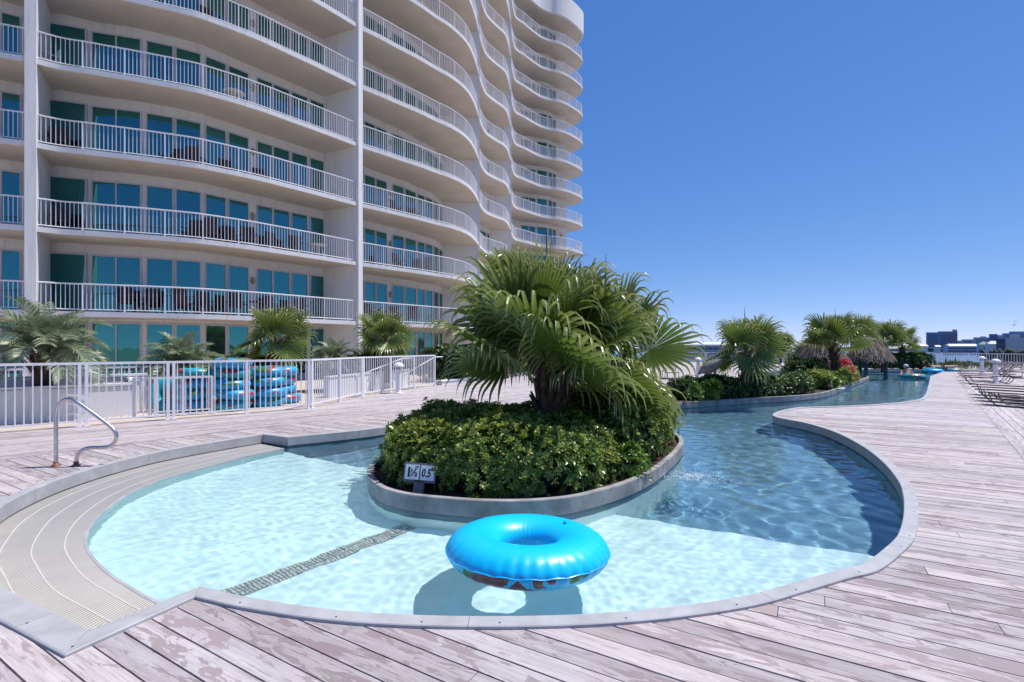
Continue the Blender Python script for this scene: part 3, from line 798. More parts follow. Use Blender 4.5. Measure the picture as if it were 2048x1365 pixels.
# windows
WH, WB = 2.28, .08
for bi in range(5):
    w = WALL_S[bi]
    for (c0, c1) in WIN[bi]:
        s0, s1 = ray_hit(w, c0), ray_hit(w, c1)
        if s0 is None or s1 is None or abs(s1-s0) < .05: continue
        if s0 > s1: s0, s1 = s1, s0
        p0, d0 = at_len(w, s0); p1, d1 = at_len(w, s1); d = (p1-p0)/np.linalg.norm(p1-p0); o_ = np.array((d[1], -d[0])); wd = np.linalg.norm(p1-p0); mid = (p0+p1)/2
        a = math.atan2(d[1], d[0])
        bow = max(0.0, max(float((at_len(w, s0+(s1-s0)*q)[0]-p0) @ o_) for q in (.2, .4, .6, .8)))
        fm = MB()
        ft = .045
        def fb(u0, u1, z0, z1, dep): 
            c = mid+d*((u0+u1)/2)+o_*(bow+dep/2-.03); fm.box((c[0]-mid[0], c[1]-mid[1], (z0+z1)/2), (u1-u0, dep+.06, z1-z0), a)
        fb(-wd/2-ft, -wd/2, WB-.05, WH+.05, .05); fb(wd/2, wd/2+ft, WB-.05, WH+.05, .05)
        fb(-wd/2, wd/2, WH, WH+.05, .05); fb(-wd/2, wd/2, WB-.05, WB, .05)
        fme = mesh("window", fm.v, fm.f); fme.materials.append(M['frame'])
        pm = MB(); c = o_*(bow+.012); pm.box((c[0], c[1], (WB+WH)/2), (wd, .012, WH-WB), a)
        pme = mesh("pane", pm.v, pm.f); pme.materials.append(M['glass'])
        for k in [-1]+list(floors_of[bi]):
            if bi == 0 and k > 4: continue
            fo = inst("window", fme, bld, Vector((mid[0], mid[1], H0+FH*k+(.27 if k < 0 else 0)))+zero); inst("pane", pme, fo, (0, 0, 0))
    if LAMP[bi]:
        s0 = ray_hit(w, LAMP[bi]); p, d = at_len(w, s0); o_ = np.array((d[1], -d[0]))
        lm = MB(); n = 14; a = math.atan2(d[1], d[0])
        vs = []; 
        for q, (sc, dp) in enumerate(((1, 0), (1, .05), (.8, .09), (.35, .105))):
            for k in range(n):
                x, z = .085*sc*math.cos(2*math.pi*k/n), .17*sc*math.sin(2*math.pi*k/n); vs.append((d[0]*x+o_[0]*dp, d[1]*x+o_[1]*dp, z))
        fs = [(q*n+k, q*n+(k+1) % n, (q+1)*n+(k+1) % n, (q+1)*n+k) for q in range(3) for k in range(n)]+[tuple(3*n+k for k in range(n))]
        lme = mesh("wall_lamp", vs, fs, True); lme.materials.append(M['sconce'])
        for k in [-1]+list(floors_of[bi]): inst("wall_lamp", lme, bld, Vector((p[0]+o_[0]*.01, p[1]+o_[1]*.01, H0+FH*k+1.75))+zero)
# ---------------------------------------------------------------- foliage: fan palms, feather palms, hedges
def leaf_mat(name, stops, rough=.38, trans=.28, attr_name="tip", spec=.5):
    m, t, b, out = nt(name); a = attr(t, attr_name); oi = t.nodes.new("ShaderNodeObjectInfo")
    c = ramp(t, a, stops); n_ = noise(t, coords(t), 6, 3)
    c = mix(t, .5, c, mix(t, n_, (.55, .6, .5), (1.35, 1.3, 1.2)), 'MULTIPLY')
    t.links.new(c, b.inputs["Base Color"]); b.inputs["Roughness"].default_value = rough; b.inputs["Specular IOR Level"].default_value = spec
    tr = t.nodes.new("ShaderNodeBsdfTranslucent"); t.links.new(c, tr.inputs["Color"])
    mx = t.nodes.new("ShaderNodeMixShader"); mx.inputs[0].default_value = trans
    t.links.new(b.outputs[0], mx.inputs[1]); t.links.new(tr.outputs[0], mx.inputs[2]); t.links.new(mx.outputs[0], out.inputs["Surface"])
    return m
M['fan'] = leaf_mat("fan_palm_leaf", [(0, (.06, .11, .015)), (.40, (.125, .185, .032)), (.70, (.26, .30, .085)), (1, (.54, .52, .30))], .27, .33)
M['fan_dead'] = leaf_mat("dry_palm_leaf", [(0, (.16, .10, .05)), (1, (.36, .27, .16))], .8, .2)
M['feather'] = leaf_mat("feather_palm_leaf", [(0, (.12, .165, .09)), (.6, (.25, .30, .19)), (1, (.40, .43, .32))], .4, .22)
M['hedge'] = leaf_mat("glossy_hedge_leaf", [(0, (.09, .16, .025)), (.45, (.195, .28, .05)), (.8, (.31, .37, .075)), (1, (.45, .47, .12))], .3, .36, "rnd", .6)
M['shrub'] = leaf_mat("dark_shrub_leaf", [(0, (.022, .06, .014)), (.5, (.05, .11, .024)), (1, (.12, .19, .04))], .38, .25, "rnd")
M['lime'] = leaf_mat("lime_plant_leaf", [(0, (.06, .14, .015)), (1, (.17, .30, .04))], .4, .3, "rnd")
M['red_flower'] = leaf_mat("red_bract", [(0, (.45, .015, .03)), (.6, (.62, .03, .06)), (1, (.75, .10, .16))], .5, .3, "rnd")
M['plum'] = leaf_mat("plum_leaf", [(0, (.09, .025, .035)), (1, (.33, .11, .15))], .5, .2, "rnd")
M['hedge_core'] = plain("hedge_dark_hull", (.012, .02, .009), .95, var=.4, vscale=9)
M['trunk'] = plain("palm_trunk_fibre", (.085, .055, .038), .95, var=.45, vscale=9, bmp=1.0, bscale=40)
M['boot'] = plain("palm_leaf_base", (.11, .06, .035), .85, var=.4, vscale=14, bmp=.6, bscale=50)
M['petiole'] = plain("palm_petiole", (.13, .15, .045), .55, var=.3, vscale=8)
M['inflor'] = plain("palm_flower_strands", (.28, .27, .05), .7, var=.3, vscale=12)
M['stalk'] = plain("orange_flower_stalk", (.30, .13, .05), .6, var=.3)

def add_tip(me, T):
    a = me.attributes.new("tip", 'FLOAT', 'POINT'); a.data.foreach_set("value", np.asarray(T, np.float32))

def fan_frond(p, roll, L, nseg, spread, rr, droop=1.0, split=.50, stiff=.76):
    """fan blade in local frame: hub at origin, p the direction the stalk points"""
    p = Vector(p).normalized(); up = Vector((0, 0, 1))
    side = p.cross(up)
    if side.length < .05: side = Vector((1, 0, 0))
    side.normalize(); nrm = side.cross(p).normalized()
    q = Matrix.Rotation(roll, 3, p); side = q @ side; nrm = q @ nrm
    V, F, T = [], [], []
    secs = [0.02, .24, split, .58, .70, .78, .86, .93, 1.0]
    dth = spread/nseg
    for j in range(nseg):
        th = -spread/2+dth*(j+.5); jit = rr.uniform(-.01, .01)
        d = p*math.cos(th+jit)+side*math.sin(th+jit); sd_ = -p*math.sin(th)+side*math.cos(th)
        l = L*(.70+.30*math.cos(th*.55))*rr.uniform(.92, 1.06)
        fold = .30*math.sin(abs(th))**2                      # the two halves of the blade lift a little
        base = len(V); pos = Vector((0, 0, 0)); dirv = (d+nrm*fold*.6).normalized(); prev = 0.0; bent = False
        st = stiff*rr.uniform(.88, 1.12)
        for s in secs:
            stp = (s-prev)*l; prev = s
            if s > st:
                k = min(1, (s-st)/(1.02-st)); g = droop*(.55+1.25*k)
                dirv = (dirv+Vector((rr.uniform(-.10, .10), rr.uniform(-.10, .10), -g*.62))).normalized()
            elif s > .3: dirv = (dirv+Vector((0, 0, -.02*droop))).normalized()
            pos = pos+dirv*stp
            if s <= split: hw = s*l*math.tan(dth/2)*1.0
            else: hw = split*l*math.tan(dth/2)*max(.02, ((1.0-s)/(1-split))**.75)
            w = (sd_-dirv*sd_.dot(dirv)).normalized(); nn_ = w.cross(dirv)
            V += [pos-w*hw+nn_*hw*.28, pos-nn_*hw*.42, pos+w*hw+nn_*hw*.28]
            tt = s if s > .3 else s*.7
            T += [max(0, tt-.16), min(1, tt+.05), max(0, tt-.16)]
        for k in range(len(secs)-1):
            a, b_ = base+k*3, base+k*3+3
            F += [(a, a+1, b_+1, b_), (a+1, a+2, b_+2, b_+1)]
    return V, F, T

def make_fan_palm(name, label, base, trunk_h, trunk_r, L, pet, n, nseg=34, seed=1, lean=(0, 0), flowers=0, group=None, elev=(-35, 85), boots=True, droop=1.0, rz=0.0, spear=True, azr=None, dead=()):
    rr = random.Random(seed); root = empty(name, base); tag(root, label, "palm tree", group)
    top = Vector((lean[0], lean[1], trunk_h))
    # trunk with criss-cross leaf bases
    tm = MB(); m_ = 9
    pts = [(top.x*(i/m_)**1.3, top.y*(i/m_)**1.3, -.05+(trunk_h+.05)*i/m_) for i in range(m_+1)]
    tm.tube(pts, [trunk_r*(1.15-.25*min(1, i/3)+(.10*(i % 2))) for i in range(m_+1)], 14)
    tr_ = tm.put("trunk", M['trunk'], root, smooth=True, local=True)
    if boots:
        for k in range(46):
            t_ = rr.uniform(.30, 1.0); a = k*2.4; c = Vector((top.x*t_**1.3, top.y*t_**1.3, trunk_h*t_)); o_ = Vector((math.cos(a), math.sin(a), 0)); s_ = Vector((-math.sin(a), math.cos(a), 0))
            bm_ = MB(); r0 = trunk_r*1.12; ln = rr.uniform(.12, .30)
            tip = c+o_*(r0+rr.uniform(.03, .12))+Vector((0, 0, ln)); A = c+o_*r0*.92
            w = rr.uniform(.035, .06)
            bm_.add([A-s_*w, A+s_*w, A+o_*.04-s_*w*.8-Vector((0, 0, .03)), A+o_*.04+s_*w*.8-Vector((0, 0, .03)), tip-s_*.018, tip+s_*.018, tip+o_*.02-s_*.012, tip+o_*.02+s_*.012],
                    [(0, 1, 5, 4), (2, 6, 7, 3), (0, 4, 6, 2), (1, 3, 7, 5), (4, 5, 7, 6), (0, 2, 3, 1)])
            bm_.put("leaf_base", M['boot'], tr_, local=True)
    for k in range(n):
        f = k/max(1, n-1); el = R(elev[0]+(elev[1]-elev[0])*(f**.85)+rr.uniform(-7, 7)); az = k*2.39996+rr.uniform(-.2, .2)
        if azr: az = azr(k, az)
        d = Vector((math.cos(az)*math.cos(el), math.sin(az)*math.cos(el), math.sin(el)))
        pl = pet*rr.uniform(.8, 1.15)*(1.0 if el > R(-10) else .85)
        c0 = top+Vector((0, 0, .02+.1*f)); mid = c0+d*pl*.5+Vector((0, 0, .07*math.cos(el)*pl)); hub = c0+d*pl+Vector((0, 0, -.02))
        dv = (hub-mid).normalized(); dv = (dv+Vector((0, 0, (rr.uniform(.0, .75) if el > R(5) else rr.uniform(-.7, -.1))))).normalized()
        sc = rr.uniform(.86, 1.08)*(.82 if el > R(70) else 1)
        V, F, T = fan_frond(dv, rr.uniform(-1.0, 1.0), L*sc, nseg, R(rr.uniform(255, 300)) if el < R(60) else R(rr.uniform(130, 190)), rr, droop)
        V = [v+hub for v in V]
        o = put("frond", V, F, M['fan_dead'] if k in dead else M['fan'], root, local=True); add_tip(o.data, T)
        pm = MB(); pm.tube([c0+d*.02, mid, hub], [.02, .013, .010], 5); pm.put("petiole", M['petiole'], o, local=True)
    if spear:
        sm = MB(); sm.tube([top, top+Vector((.01, 0, .5*L+pet*.6)), top+Vector((.03, .01, L*.95+pet))], [.03, .028, .003], 6)
        so = sm.put("spear_leaf", M['fan'], root, local=True); add_tip(so.data, [.35]*len(so.data.vertices))
    for k in range(flowers):
        fm = MB(); az = [3.6, 4.9, 5.9, 2.2, .6][k % 5]; d = Vector((math.cos(az), math.sin(az), .35)).normalized(); c0 = top+Vector((0, 0, .05))
        e = c0+d*pet*1.05; fm2 = MB(); fm2.tube([c0, c0+d*pet*.5+Vector((0, 0, .08)), e], [.014, .011, .006], 5)
        so = fm2.put("flower_stalk", M['stalk'], root, local=True)
        for q in range(330):
            s = c0.lerp(e, rr.uniform(.4, 1.05)); v = Vector((rr.gauss(0, 1), rr.gauss(0, 1), rr.gauss(-.35, .8))).normalized(); ln = rr.uniform(.05, .16)
            s = s+Vector((rr.gauss(0, .05), rr.gauss(0, .05), rr.gauss(-.03, .05)))
            fm.tube([s, s+v*ln*.5+Vector((0, 0, .01)), s+v*ln+Vector((0, 0, -.02))], [.0045, .004, .002], 3, caps=False)
        tag(fm.put("flower_strands", M['inflor'], so, local=True), kind="stuff")
    root.rotation_euler.z = rz
    return root

def feather_frond(d, L, rr, nl=56):
    d = Vector(d).normalized(); side = d.cross(Vector((0, 0, 1))).normalized(); V, F, T = [], [], []
    pts = []; p = Vector((0, 0, 0)); dv = Vector(d)
    N = 12
    for i in range(N+1):
        pts.append(p.copy()); dv = (dv+Vector((0, 0, -.02-.17*(i/N)**1.2-.05))).normalized(); p = p+dv*L/N
    tot = N
    for k in range(nl):
        f = .16+.84*k/nl; x = f*N; i = min(N-1, int(x)); c = pts[i].lerp(pts[i+1], x-i); ax = (pts[i+1]-pts[i]).normalized(); nn_ = side.cross(ax).normalized()
        ll = L*.36*(1-.55*abs(f-.45)/.55)*rr.uniform(.85, 1.1)
        for sg in (-1, 1):
            v = (ax*.75+side*sg*.75+nn_*rr.uniform(.25, .6)).normalized(); m_ = c+v*ll*.55; e = c+v*ll+Vector((0, 0, -.22*ll)); w = ax*.011
            b = len(V); V += [c-w*.6, c+w*.6, m_-w, m_+w, e]; F += [(b, b+1, b+3, b+2), (b+2, b+3, b+4)]
            T += [.1+.5*rr.random(), .2, .5, .5, .9]
    for i in range(N):                                    # rachis as a thin strip
        b = len(V); w = side*.012*(1-.8*i/N); V += [pts[i]-w, pts[i]+w, pts[i+1]-w, pts[i+1]+w]; F += [(b, b+1, b+3, b+2)]; T += [.6]*4
    return V, F, T
def make_feather_palm(name, label, base, trunk_h, L, n, seed=2, group=None):
    rr = random.Random(seed); root = empty(name, base); tag(root, label, "palm tree", group); top = Vector((0, 0, trunk_h))
    tm = MB(); tm.tube([(0, 0, -.05), (0, 0, trunk_h*.4), (0, 0, trunk_h*.8), (0, 0, trunk_h+.05)], [.17, .16, .19, .14], 12)
    tr_ = tm.put("trunk", M['trunk'], root, smooth=True, local=True)
    for k in range(30):
        a = k*2.4; t_ = .3+.7*k/30; c = Vector((0, 0, trunk_h*t_)); o_ = Vector((math.cos(a), math.sin(a), 0)); s_ = Vector((-math.sin(a), math.cos(a), 0))
        tip = c+o_*(.16+.22)+Vector((0, 0, .34)); A = c+o_*.12; bm_ = MB()
        bm_.add([A-s_*.05, A+s_*.05, A-Vector((0, 0, .06)), tip-s_*.012, tip+s_*.012, tip+o_*.01], [(0, 1, 4, 3), (1, 2, 5, 4), (2, 0, 3, 5), (3, 4, 5)])
        bm_.put("leaf_base", M['boot'], tr_, local=True)
    for k in range(n):
        f = k/(n-1); el = R(8+72*f**.9+rr.uniform(-8, 8)); az = k*2.39996
        V, F, T = feather_frond((math.cos(az)*math.cos(el), math.sin(az)*math.cos(el), math.sin(el)), L*rr.uniform(.85, 1.1), rr)
        o = put("frond", [v+top for v in V], F, M['feather'], root, local=True); add_tip(o.data, T)
    return root

def leaves_mesh(P, Nn, size, per, rr, spread=(.25, 1.0), width=.36):
    """rosettes of `per` folded leaves at points P pointing along Nn -> verts, faces, per-face random"""
    N = len(P); up = np.where(np.abs(Nn[:, 2:3]) < .9, np.array([[0, 0, 1.0]]), np.array([[1.0, 0, 0]]))
    A = np.cross(Nn, up); A /= np.linalg.norm(A, axis=1, keepdims=True); B = np.cross(Nn, A)
    ph = rr.uniform(0, 6.28, (N, 1)); j = np.arange(per)[None, :]
    th = ph+j*2.39996; el = spread[0]+(spread[1]-spread[0])*(j/per)+rr.normal(0, .12, (N, per))
    D = (A[:, None]*np.cos(th)[..., None]+B[:, None]*np.sin(th)[..., None])*np.cos(el)[..., None]+Nn[:, None]*np.sin(el)[..., None]
    W = np.cross(D, Nn[:, None]); W /= np.linalg.norm(W, axis=2, keepdims=True)+1e-9; U = np.cross(W, D)
    s = (size*rr.uniform(.7, 1.2, (N, per)))[..., None]; C = P[:, None]+0*D
    v0 = C+D*s*.08; v1 = C+D*s*.62-W*s*width*.5+U*s*.06; v2 = C+D*s*.98-U*s*.10; v3 = C+D*s*.62+W*s*width*.5+U*s*.06
    V = np.stack([v0, v1, v2, v3], 2).reshape(-1, 3); n = N*per
    F = np.arange(n*4).reshape(n, 4)
    base = np.clip(rr.normal(.42, .2, (N, 1))+rr.normal(0, .1, (N, per))+.25*j/per, 0, 1).ravel()
    return V, F, base

def dome_points(poly, H, w, n, rr, z0=0.0, noise_amp=.07, under=.12):
    """points and normals over a clipped hedge standing on a footprint polygon"""
    poly = np.array(poly); ctr = poly.mean(0); n_edge = int(n*.55); L = [0]
    nxt = np.roll(poly, -1, 0); seg = np.linalg.norm(nxt-poly, axis=1); cs = np.cumsum(seg)
    u = rr.uniform(0, cs[-1], n_edge); i = np.searchsorted(cs, u); t_ = ((u-(cs[i]-seg[i]))/seg[i])[:, None]
    b = poly[i]*(1-t_)+nxt[i]*t_; d = (nxt[i]-poly[i])/seg[i][:, None]; o_ = np.stack([d[:, 1], -d[:, 0]], 1)
    ph = rr.uniform(-.25, math.pi/2, n_edge)
    E = np.concatenate([b-o_*(w*(1-np.cos(ph)))[:, None]-o_*(np.clip(-ph, 0, 1)*under)[:, None], (np.where(ph < 0, H*.35*(1+ph*3.5), H*.35+(H*.65)*np.sin(np.clip(ph, 0, 2))))[:, None]], 1)
    EN = np.concatenate([o_*np.cos(ph)[:, None], np.sin(ph)[:, None]], 1)
    lo, hi = poly.min(0), poly.max(0); Q = rr.uniform(lo, hi, (n*4, 2)); ins = Q[inside([tuple(p) for p in offset([tuple(p) for p in poly], -w*.8)], Q[:, 0], Q[:, 1])][:n-n_edge]
    T_ = np.concatenate([ins, np.full((len(ins), 1), H)], 1); TN = np.tile([[0, 0, 1.0]], (len(ins), 1))
    P = np.concatenate([E, T_]); Nn = np.concatenate([EN, TN])
    k = noise_amp*(np.sin(P[:, 0]*3.1+P[:, 1]*1.3+1)+np.sin(P[:, 0]*5.3-P[:, 1]*4.1)+.7*np.sin(P[:, 1]*8.3+P[:, 0]*2)+.5*np.sin(P[:, 0]*13+P[:, 1]*11))*.6
    P = P+Nn*k[:, None]+Nn*rr.normal(-.02, .035, (len(P), 1)); Nn = Nn+rr.normal(0, .33, Nn.shape)+np.array([[0, 0, .3]]); Nn /= np.linalg.norm(Nn, axis=1, keepdims=True)
    P[:, 2] += z0; P[:, 2] = np.maximum(P[:, 2], z0+.02)
    return P, Nn

def make_hedge(name, label, poly, H, w, n, size, mat, seed=1, z0=-.04, per=8, group=None, cat="hedge", core=True, stems=0, leaf_w=.36):
    if area2(poly) < 0: poly = poly[::-1]
    rr = np.random.default_rng(seed); P, Nn = dome_points(poly, H, w, n, rr, z0)
    c = np.array([*np.mean(poly, 0), z0]); root = empty(name, c); tag(root, label, cat, group)
    V, F, rn = leaves_mesh(P, Nn, size, per, rr, width=leaf_w)
    o = put("foliage", V, F, M[mat], root); tag(o, kind="stuff")
    a = o.data.attributes.new("rnd", 'FLOAT', 'FACE'); a.data.foreach_set("value", rn.astype(np.float32))
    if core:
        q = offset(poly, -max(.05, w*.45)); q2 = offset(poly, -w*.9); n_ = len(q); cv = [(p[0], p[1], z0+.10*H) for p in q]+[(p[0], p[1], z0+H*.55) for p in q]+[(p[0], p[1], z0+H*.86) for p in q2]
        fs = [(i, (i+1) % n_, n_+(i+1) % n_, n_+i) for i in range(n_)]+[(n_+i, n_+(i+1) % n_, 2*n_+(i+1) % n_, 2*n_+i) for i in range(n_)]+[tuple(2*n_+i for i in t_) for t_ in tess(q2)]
        put("inner_hull", cv, fs, M['hedge_core'], root)  # dark hull added inside the leaves to block the view through
    if stems:
        r2 = random.Random(seed); sm = MB()
        for k in range(stems):
            b = random.Random(seed*100+k); p = poly[b.randrange(len(poly))]; f = b.uniform(.05, .3); x = p[0]*(1-f)+c[0]*f; y = p[1]*(1-f)+c[1]*f
            sm.tube([(x, y, z0-.02), (x+b.uniform(-.04, .04), y+b.uniform(-.04, .04), z0+H*.25), (x+b.uniform(-.1, .1), y+b.uniform(-.1, .1), z0+H*.6)], [.012, .01, .005], 5)
        tag(sm.put("stems", M['boot'], root), kind="stuff")
    return root
def ellipse(cx, cy, a, b, rz=0.0, n=28, wob=.06, seed=0):
    r_ = random.Random(seed); ph = [r_.uniform(0, 6.28) for _ in range(3)]; out = []
    for k in range(n):
        t = 2*math.pi*k/n; s = 1+wob*(math.sin(2*t+ph[0])+math.sin(3*t+ph[1])+.6*math.sin(5*t+ph[2])); x, y = a*s*math.cos(t), b*s*math.sin(t)
        out.append((cx+x*math.cos(rz)-y*math.sin(rz), cy+x*math.sin(rz)+y*math.cos(rz)))
    return out
def strip(pts, w):
    """footprint of a hedge that follows a line"""
    L_, R_ = [], []
    for i, p in enumerate(pts):
        a, b = np.array(pts[max(0, i-1)]), np.array(pts[min(len(pts)-1, i+1)]); d = (b-a)/np.linalg.norm(b-a); L_.append((p[0]-d[1]*w/2, p[1]+d[0]*w/2)); R_.append((p[0]+d[1]*w/2, p[1]-d[0]*w/2))
    return R_+L_[::-1]

# island one: the clipped hedge and the two big fan palms
make_hedge("island_hedge", "broad glossy green hedge behind the depth sign on the nearest island planter",
           spline([(-1.62, 6.55), (-1.5, 5.9), (-1.15, 5.42), (-.6, 5.17), (0, 5.1), (.6, 5.2), (1.0, 5.5), (1.2, 5.95), (1.15, 6.5), (.95, 7.1), (.6, 7.8), (.0, 8.3), (-.7, 8.0), (-1.4, 7.3)], 4, True),
           .62, .30, 6600, .066, 'hedge', 3, -.04, 9, stems=70)
make_hedge("island_hedge", "rounded green hedge at the right end of the nearest island planter, behind the palm trunks",
           spline([(1.42, 6.45), (1.9, 6.72), (2.3, 7.4), (2.6, 8.1), (2.68, 8.7), (2.35, 9.25), (1.6, 9.35), (.8, 9.1), (.4, 8.5), (.75, 7.7), (1.15, 6.9)], 4, True),
           .78, .32, 4600, .066, 'hedge', 4, -.04, 9, stems=50)
make_hedge("small_shrub", "small bright green shrub low at the island rim below the hedge", ellipse(1.42, 5.98, .17, .13), .22, .12, 240, .06, 'lime', 9, -.04, 7, cat="shrub")
bigA = make_fan_palm("fan_palm", "large fan palm with drooping leaf tips and yellow flower strands on the nearest island", (.62, 7.0, -.04), 1.24, .17, 1.22, .82, 20, 36, 11, (-.16, -.02), 3, elev=(-4, 82))
bigB = make_fan_palm("fan_palm", "fan palm with pale hanging fronds beside the larger palm on the nearest island", (1.32, 7.75, -.04), 1.20, .14, 1.10, .74, 13, 34, 23, (.10, -.05), 1, elev=(-34, 76), dead=(1,))
# ---------------------------------------------------------------- poolside fence, patio, planter walls
patio = tag(put("patio", [(-26, 0, -.008), (-16, 2.3, -.008), (-9.32, 8.47, -.008), (-4.98, 12.37, -.008), (-4.67, 15.5, -.008), (-3.06, 19.8, -.008), (-.6, 26.5, -.008), (4, 52, -.008), (-26, 52, -.008)],
                 [tuple(range(9))], M['patio']), kind="structure")
pk_me = mesh("picket", *(lambda m: (m.v, m.f))(MB().box((0, 0, .645), (.019, .019, 1.10)))); pk_me.materials.append(M['white_paint'])
po_me = mesh("post", *(lambda m: (m.v, m.f))(MB().box((0, 0, .605), (.052, .052, 1.21)).box((0, 0, .012), (.12, .10, .016)))); po_me.materials.append(M['white_paint'])
def fence(name, label, pts, posts_at, picket_step, individual, z0=0.0, top=1.22, cat="fence"):
    root = empty(name, (pts[0][0], pts[0][1], z0)); tag(root, label, cat)
    allp = []
    for a, b in zip(pts, pts[1:]):
        a3, b3 = np.array(a), np.array(b); L = math.dist(a, b); ang = math.atan2(b[1]-a[1], b[0]-a[0])
        for zz, hh, ww, nm in ((top-.02, .045, .05, "top_rail"), (.105, .03, .035, "bottom_rail")):
            MB().bar((*a, z0+zz), (*b, z0+zz), ww, hh).put(nm, M['white_paint'], root)
        k = max(1, round(L/posts_at)); n = max(2, round(L/picket_step)); stuffm = MB()
        for i in range(k+1):
            if i == k and b != pts[-1]: p = b3-(b3-a3)/L*.05
            else: p = a3+(b3-a3)*i/k+((b3-a3)/L*.05 if i == 0 and a != pts[0] else 0)
            o = bpy.data.objects.new("post", po_me); link(o, root); o.location = Vector((p[0], p[1], z0))-root.location; o.rotation_euler.z = ang; o.scale.z = top/1.22
        for i in range(1, n):
            p = a3+(b3-a3)*i/n
            if individual:
                o = bpy.data.objects.new("picket", pk_me); link(o, root); o.location = Vector((p[0], p[1], z0))-root.location; o.rotation_euler.z = ang
            else: stuffm.box((p[0], p[1], z0+top/2+.04), (.022, .022, top-.12), ang)
        if not individual: tag(stuffm.put("pickets", M['white_paint'], root), kind="stuff")
    return root
fence("pool_fence", "white picket pool fence on the left deck in front of the stacked tubes", [(-10.4, 7.53), (-8.15, 9.5), (-7.11, 10.42), (-4.96, 12.32), (-4.63, 15.45), (-3.05, 19.7)], 1.62, .113, True)
# low block walls of the terrace planters behind the fence
def wall_run(name, label, a, b, th, h, mat='stucco', z0=-.01):
    a, b = np.array(a, float), np.array(b, float); d = (b-a)/np.linalg.norm(b-a); c = (a+b)/2; ang = math.atan2(d[1], d[0]); L = np.linalg.norm(b-a)
    root = empty(name, (c[0], c[1], z0)); tag(root, label, "wall")
    MB().box((c[0], c[1], z0+h/2-.02), (L, th, h-.04), ang).put("wall_body", M[mat], root)
    MB().box((c[0], c[1], z0+h), (L+.04, th+.05, .05), ang).put("wall_cap", M[mat], root)
    return root
U = np.array((.753, .658)); Nf = np.array((-.658, .753))       # along and behind the fence
def FB(s, t): p = np.array((-8.98, 8.77))+U*s+Nf*t; return (p[0], p[1])
wall_run("terrace_wall", "low white block wall right behind the pool fence, left of the tubes", FB(-2.5, 1.55), FB(2.0, 1.55), .16, .70)
wall_run("terrace_wall", "higher white planter wall behind the low block wall on the left terrace", FB(-3, 2.6), FB(2.3, 2.6), .16, .86)
wall_run("terrace_wall", "short white wall end joining the two terrace walls beside the tubes", FB(2.02, 1.65), FB(2.02, 2.5), .16, .78)
wall_run("terrace_wall", "long white planter wall behind the stacked tubes, below the dark hedge", FB(2.45, 3.3), FB(5.6, 4.4), .18, .80)
wall_run("terrace_wall", "white ramp wall behind the right half of the pool fence", (-5.6, 15.1), (-4.3, 20.6), .16, .62)
wall_run("deck_curb", "long white curb along the deck edge under the dark shrubs, right of the fence", (-2.95, 20.2), (2.2, 29.8), .3, .16)
# patio railing of the ground floor, seen between the palms
fence("terrace_railing", "white terrace railing in front of the ground-floor windows on the left", [FB(-2.5, 4.3), FB(3.2, 4.3)], 1.8, .12, False, 0, 1.0, "railing")
fence("ramp_railing", "short white curved railing just behind the fence, in front of the tubes", [FB(1.95, .95), FB(2.25, .75), FB(3.35, .62)], .6, .105, False, 0, .86, "railing")
for (a, b, lab) in (((-4.75, 15.2), (-3.9, 17.8), "sloping white handrail of the ramp behind the left bollard light"), ((-3.75, 18.1), (-3.15, 20.4), "sloping white handrail at the far right end of the pool fence")):
    root = empty("ramp_handrail", (a[0], a[1], 0)); tag(root, lab, "handrail")
    MB().tube([(*a, .52), (*a, .62), (*b, 1.12), (b[0]+.25, b[1]+.5, 1.12)], .024, 8).put("rail", M['white_paint'], root, smooth=True)
    for q in (.02, .5, .98):
        x, y = a[0]+(b[0]-a[0])*q, a[1]+(b[1]-a[1])*q; MB().tube([(x, y, 0), (x, y, .6+.5*q)], .02, 8).put("post", M['white_paint'], root)

# round white planter with feather palm at the far left
pc = G(28, 845); pot = empty("round_planter", (pc[0], pc[1]+.45, -.008)); tag(pot, "large round white concrete planter at the far left edge", "planter")
MB().lathe([(.40, 0), (.44, .02), (.52, .62), (.54, .64), (.54, .69), (.47, .69), (.45, .60)], (0, 0, 0), 36).put("bowl", M['stucco'], pot, smooth=False, local=True)
MB().lathe([(.44, .55), (.44, .63)], (0, 0, 0), 24).put("soil", M['mulch'], pot, local=True)
fp = make_feather_palm("feather_palm", "silvery feather palm growing in the round white planter at the left edge", (pc[0]+.15, pc[1]+.45, .62), .72, 1.32, 38, 5)
freeze_kids(fp)
def put_copy(src, loc, rz, sc, label, group=None):
    c = copy_tree(src); c.location = loc; c.rotation_euler = (0, 0, rz); c.scale = (sc, sc, sc); c["label"] = label
    if group: c["group"] = group
    return c
def at_px(px, y): return ((px-1024)*y/1000.0, y)
put_copy(fp, (*at_px(366, 13.3), .30), 1.1, .86, "silvery feather palm left of the stacked tubes, in front of the ground-floor windows")
put_copy(fp, (*at_px(668, 17.6), .35), 2.3, .80, "silvery feather palm between two fan palms behind the pool fence")
put_copy(fp, (*at_px(1606, 37.0), .2), .5, 1.0, "grey feather palm beyond the thatched huts")
sp = make_fan_palm("fan_palm", "fan palm with a tall spear leaf on the second island, over the leafy hedge", (*at_px(1488, 14.95), -.04), 1.35, .12, .88, .56, 14, 30, 31, (-.05, 0), 1, elev=(-24, 80), droop=.95, rz=2.2)
sp2 = make_fan_palm("fan_palm", "bushy fan palm rising in front of the left thatched hut", (*at_px(1668, 20.6), -.04), 1.55, .14, .95, .72, 13, 28, 37, (.03, 0), 1, elev=(2, 78), droop=.95)
freeze_kids(sp)
put_copy(sp2, (*at_px(1712, 29.5), -.04), 4.0, 1.15, "fan palm rising between the two thatched huts")
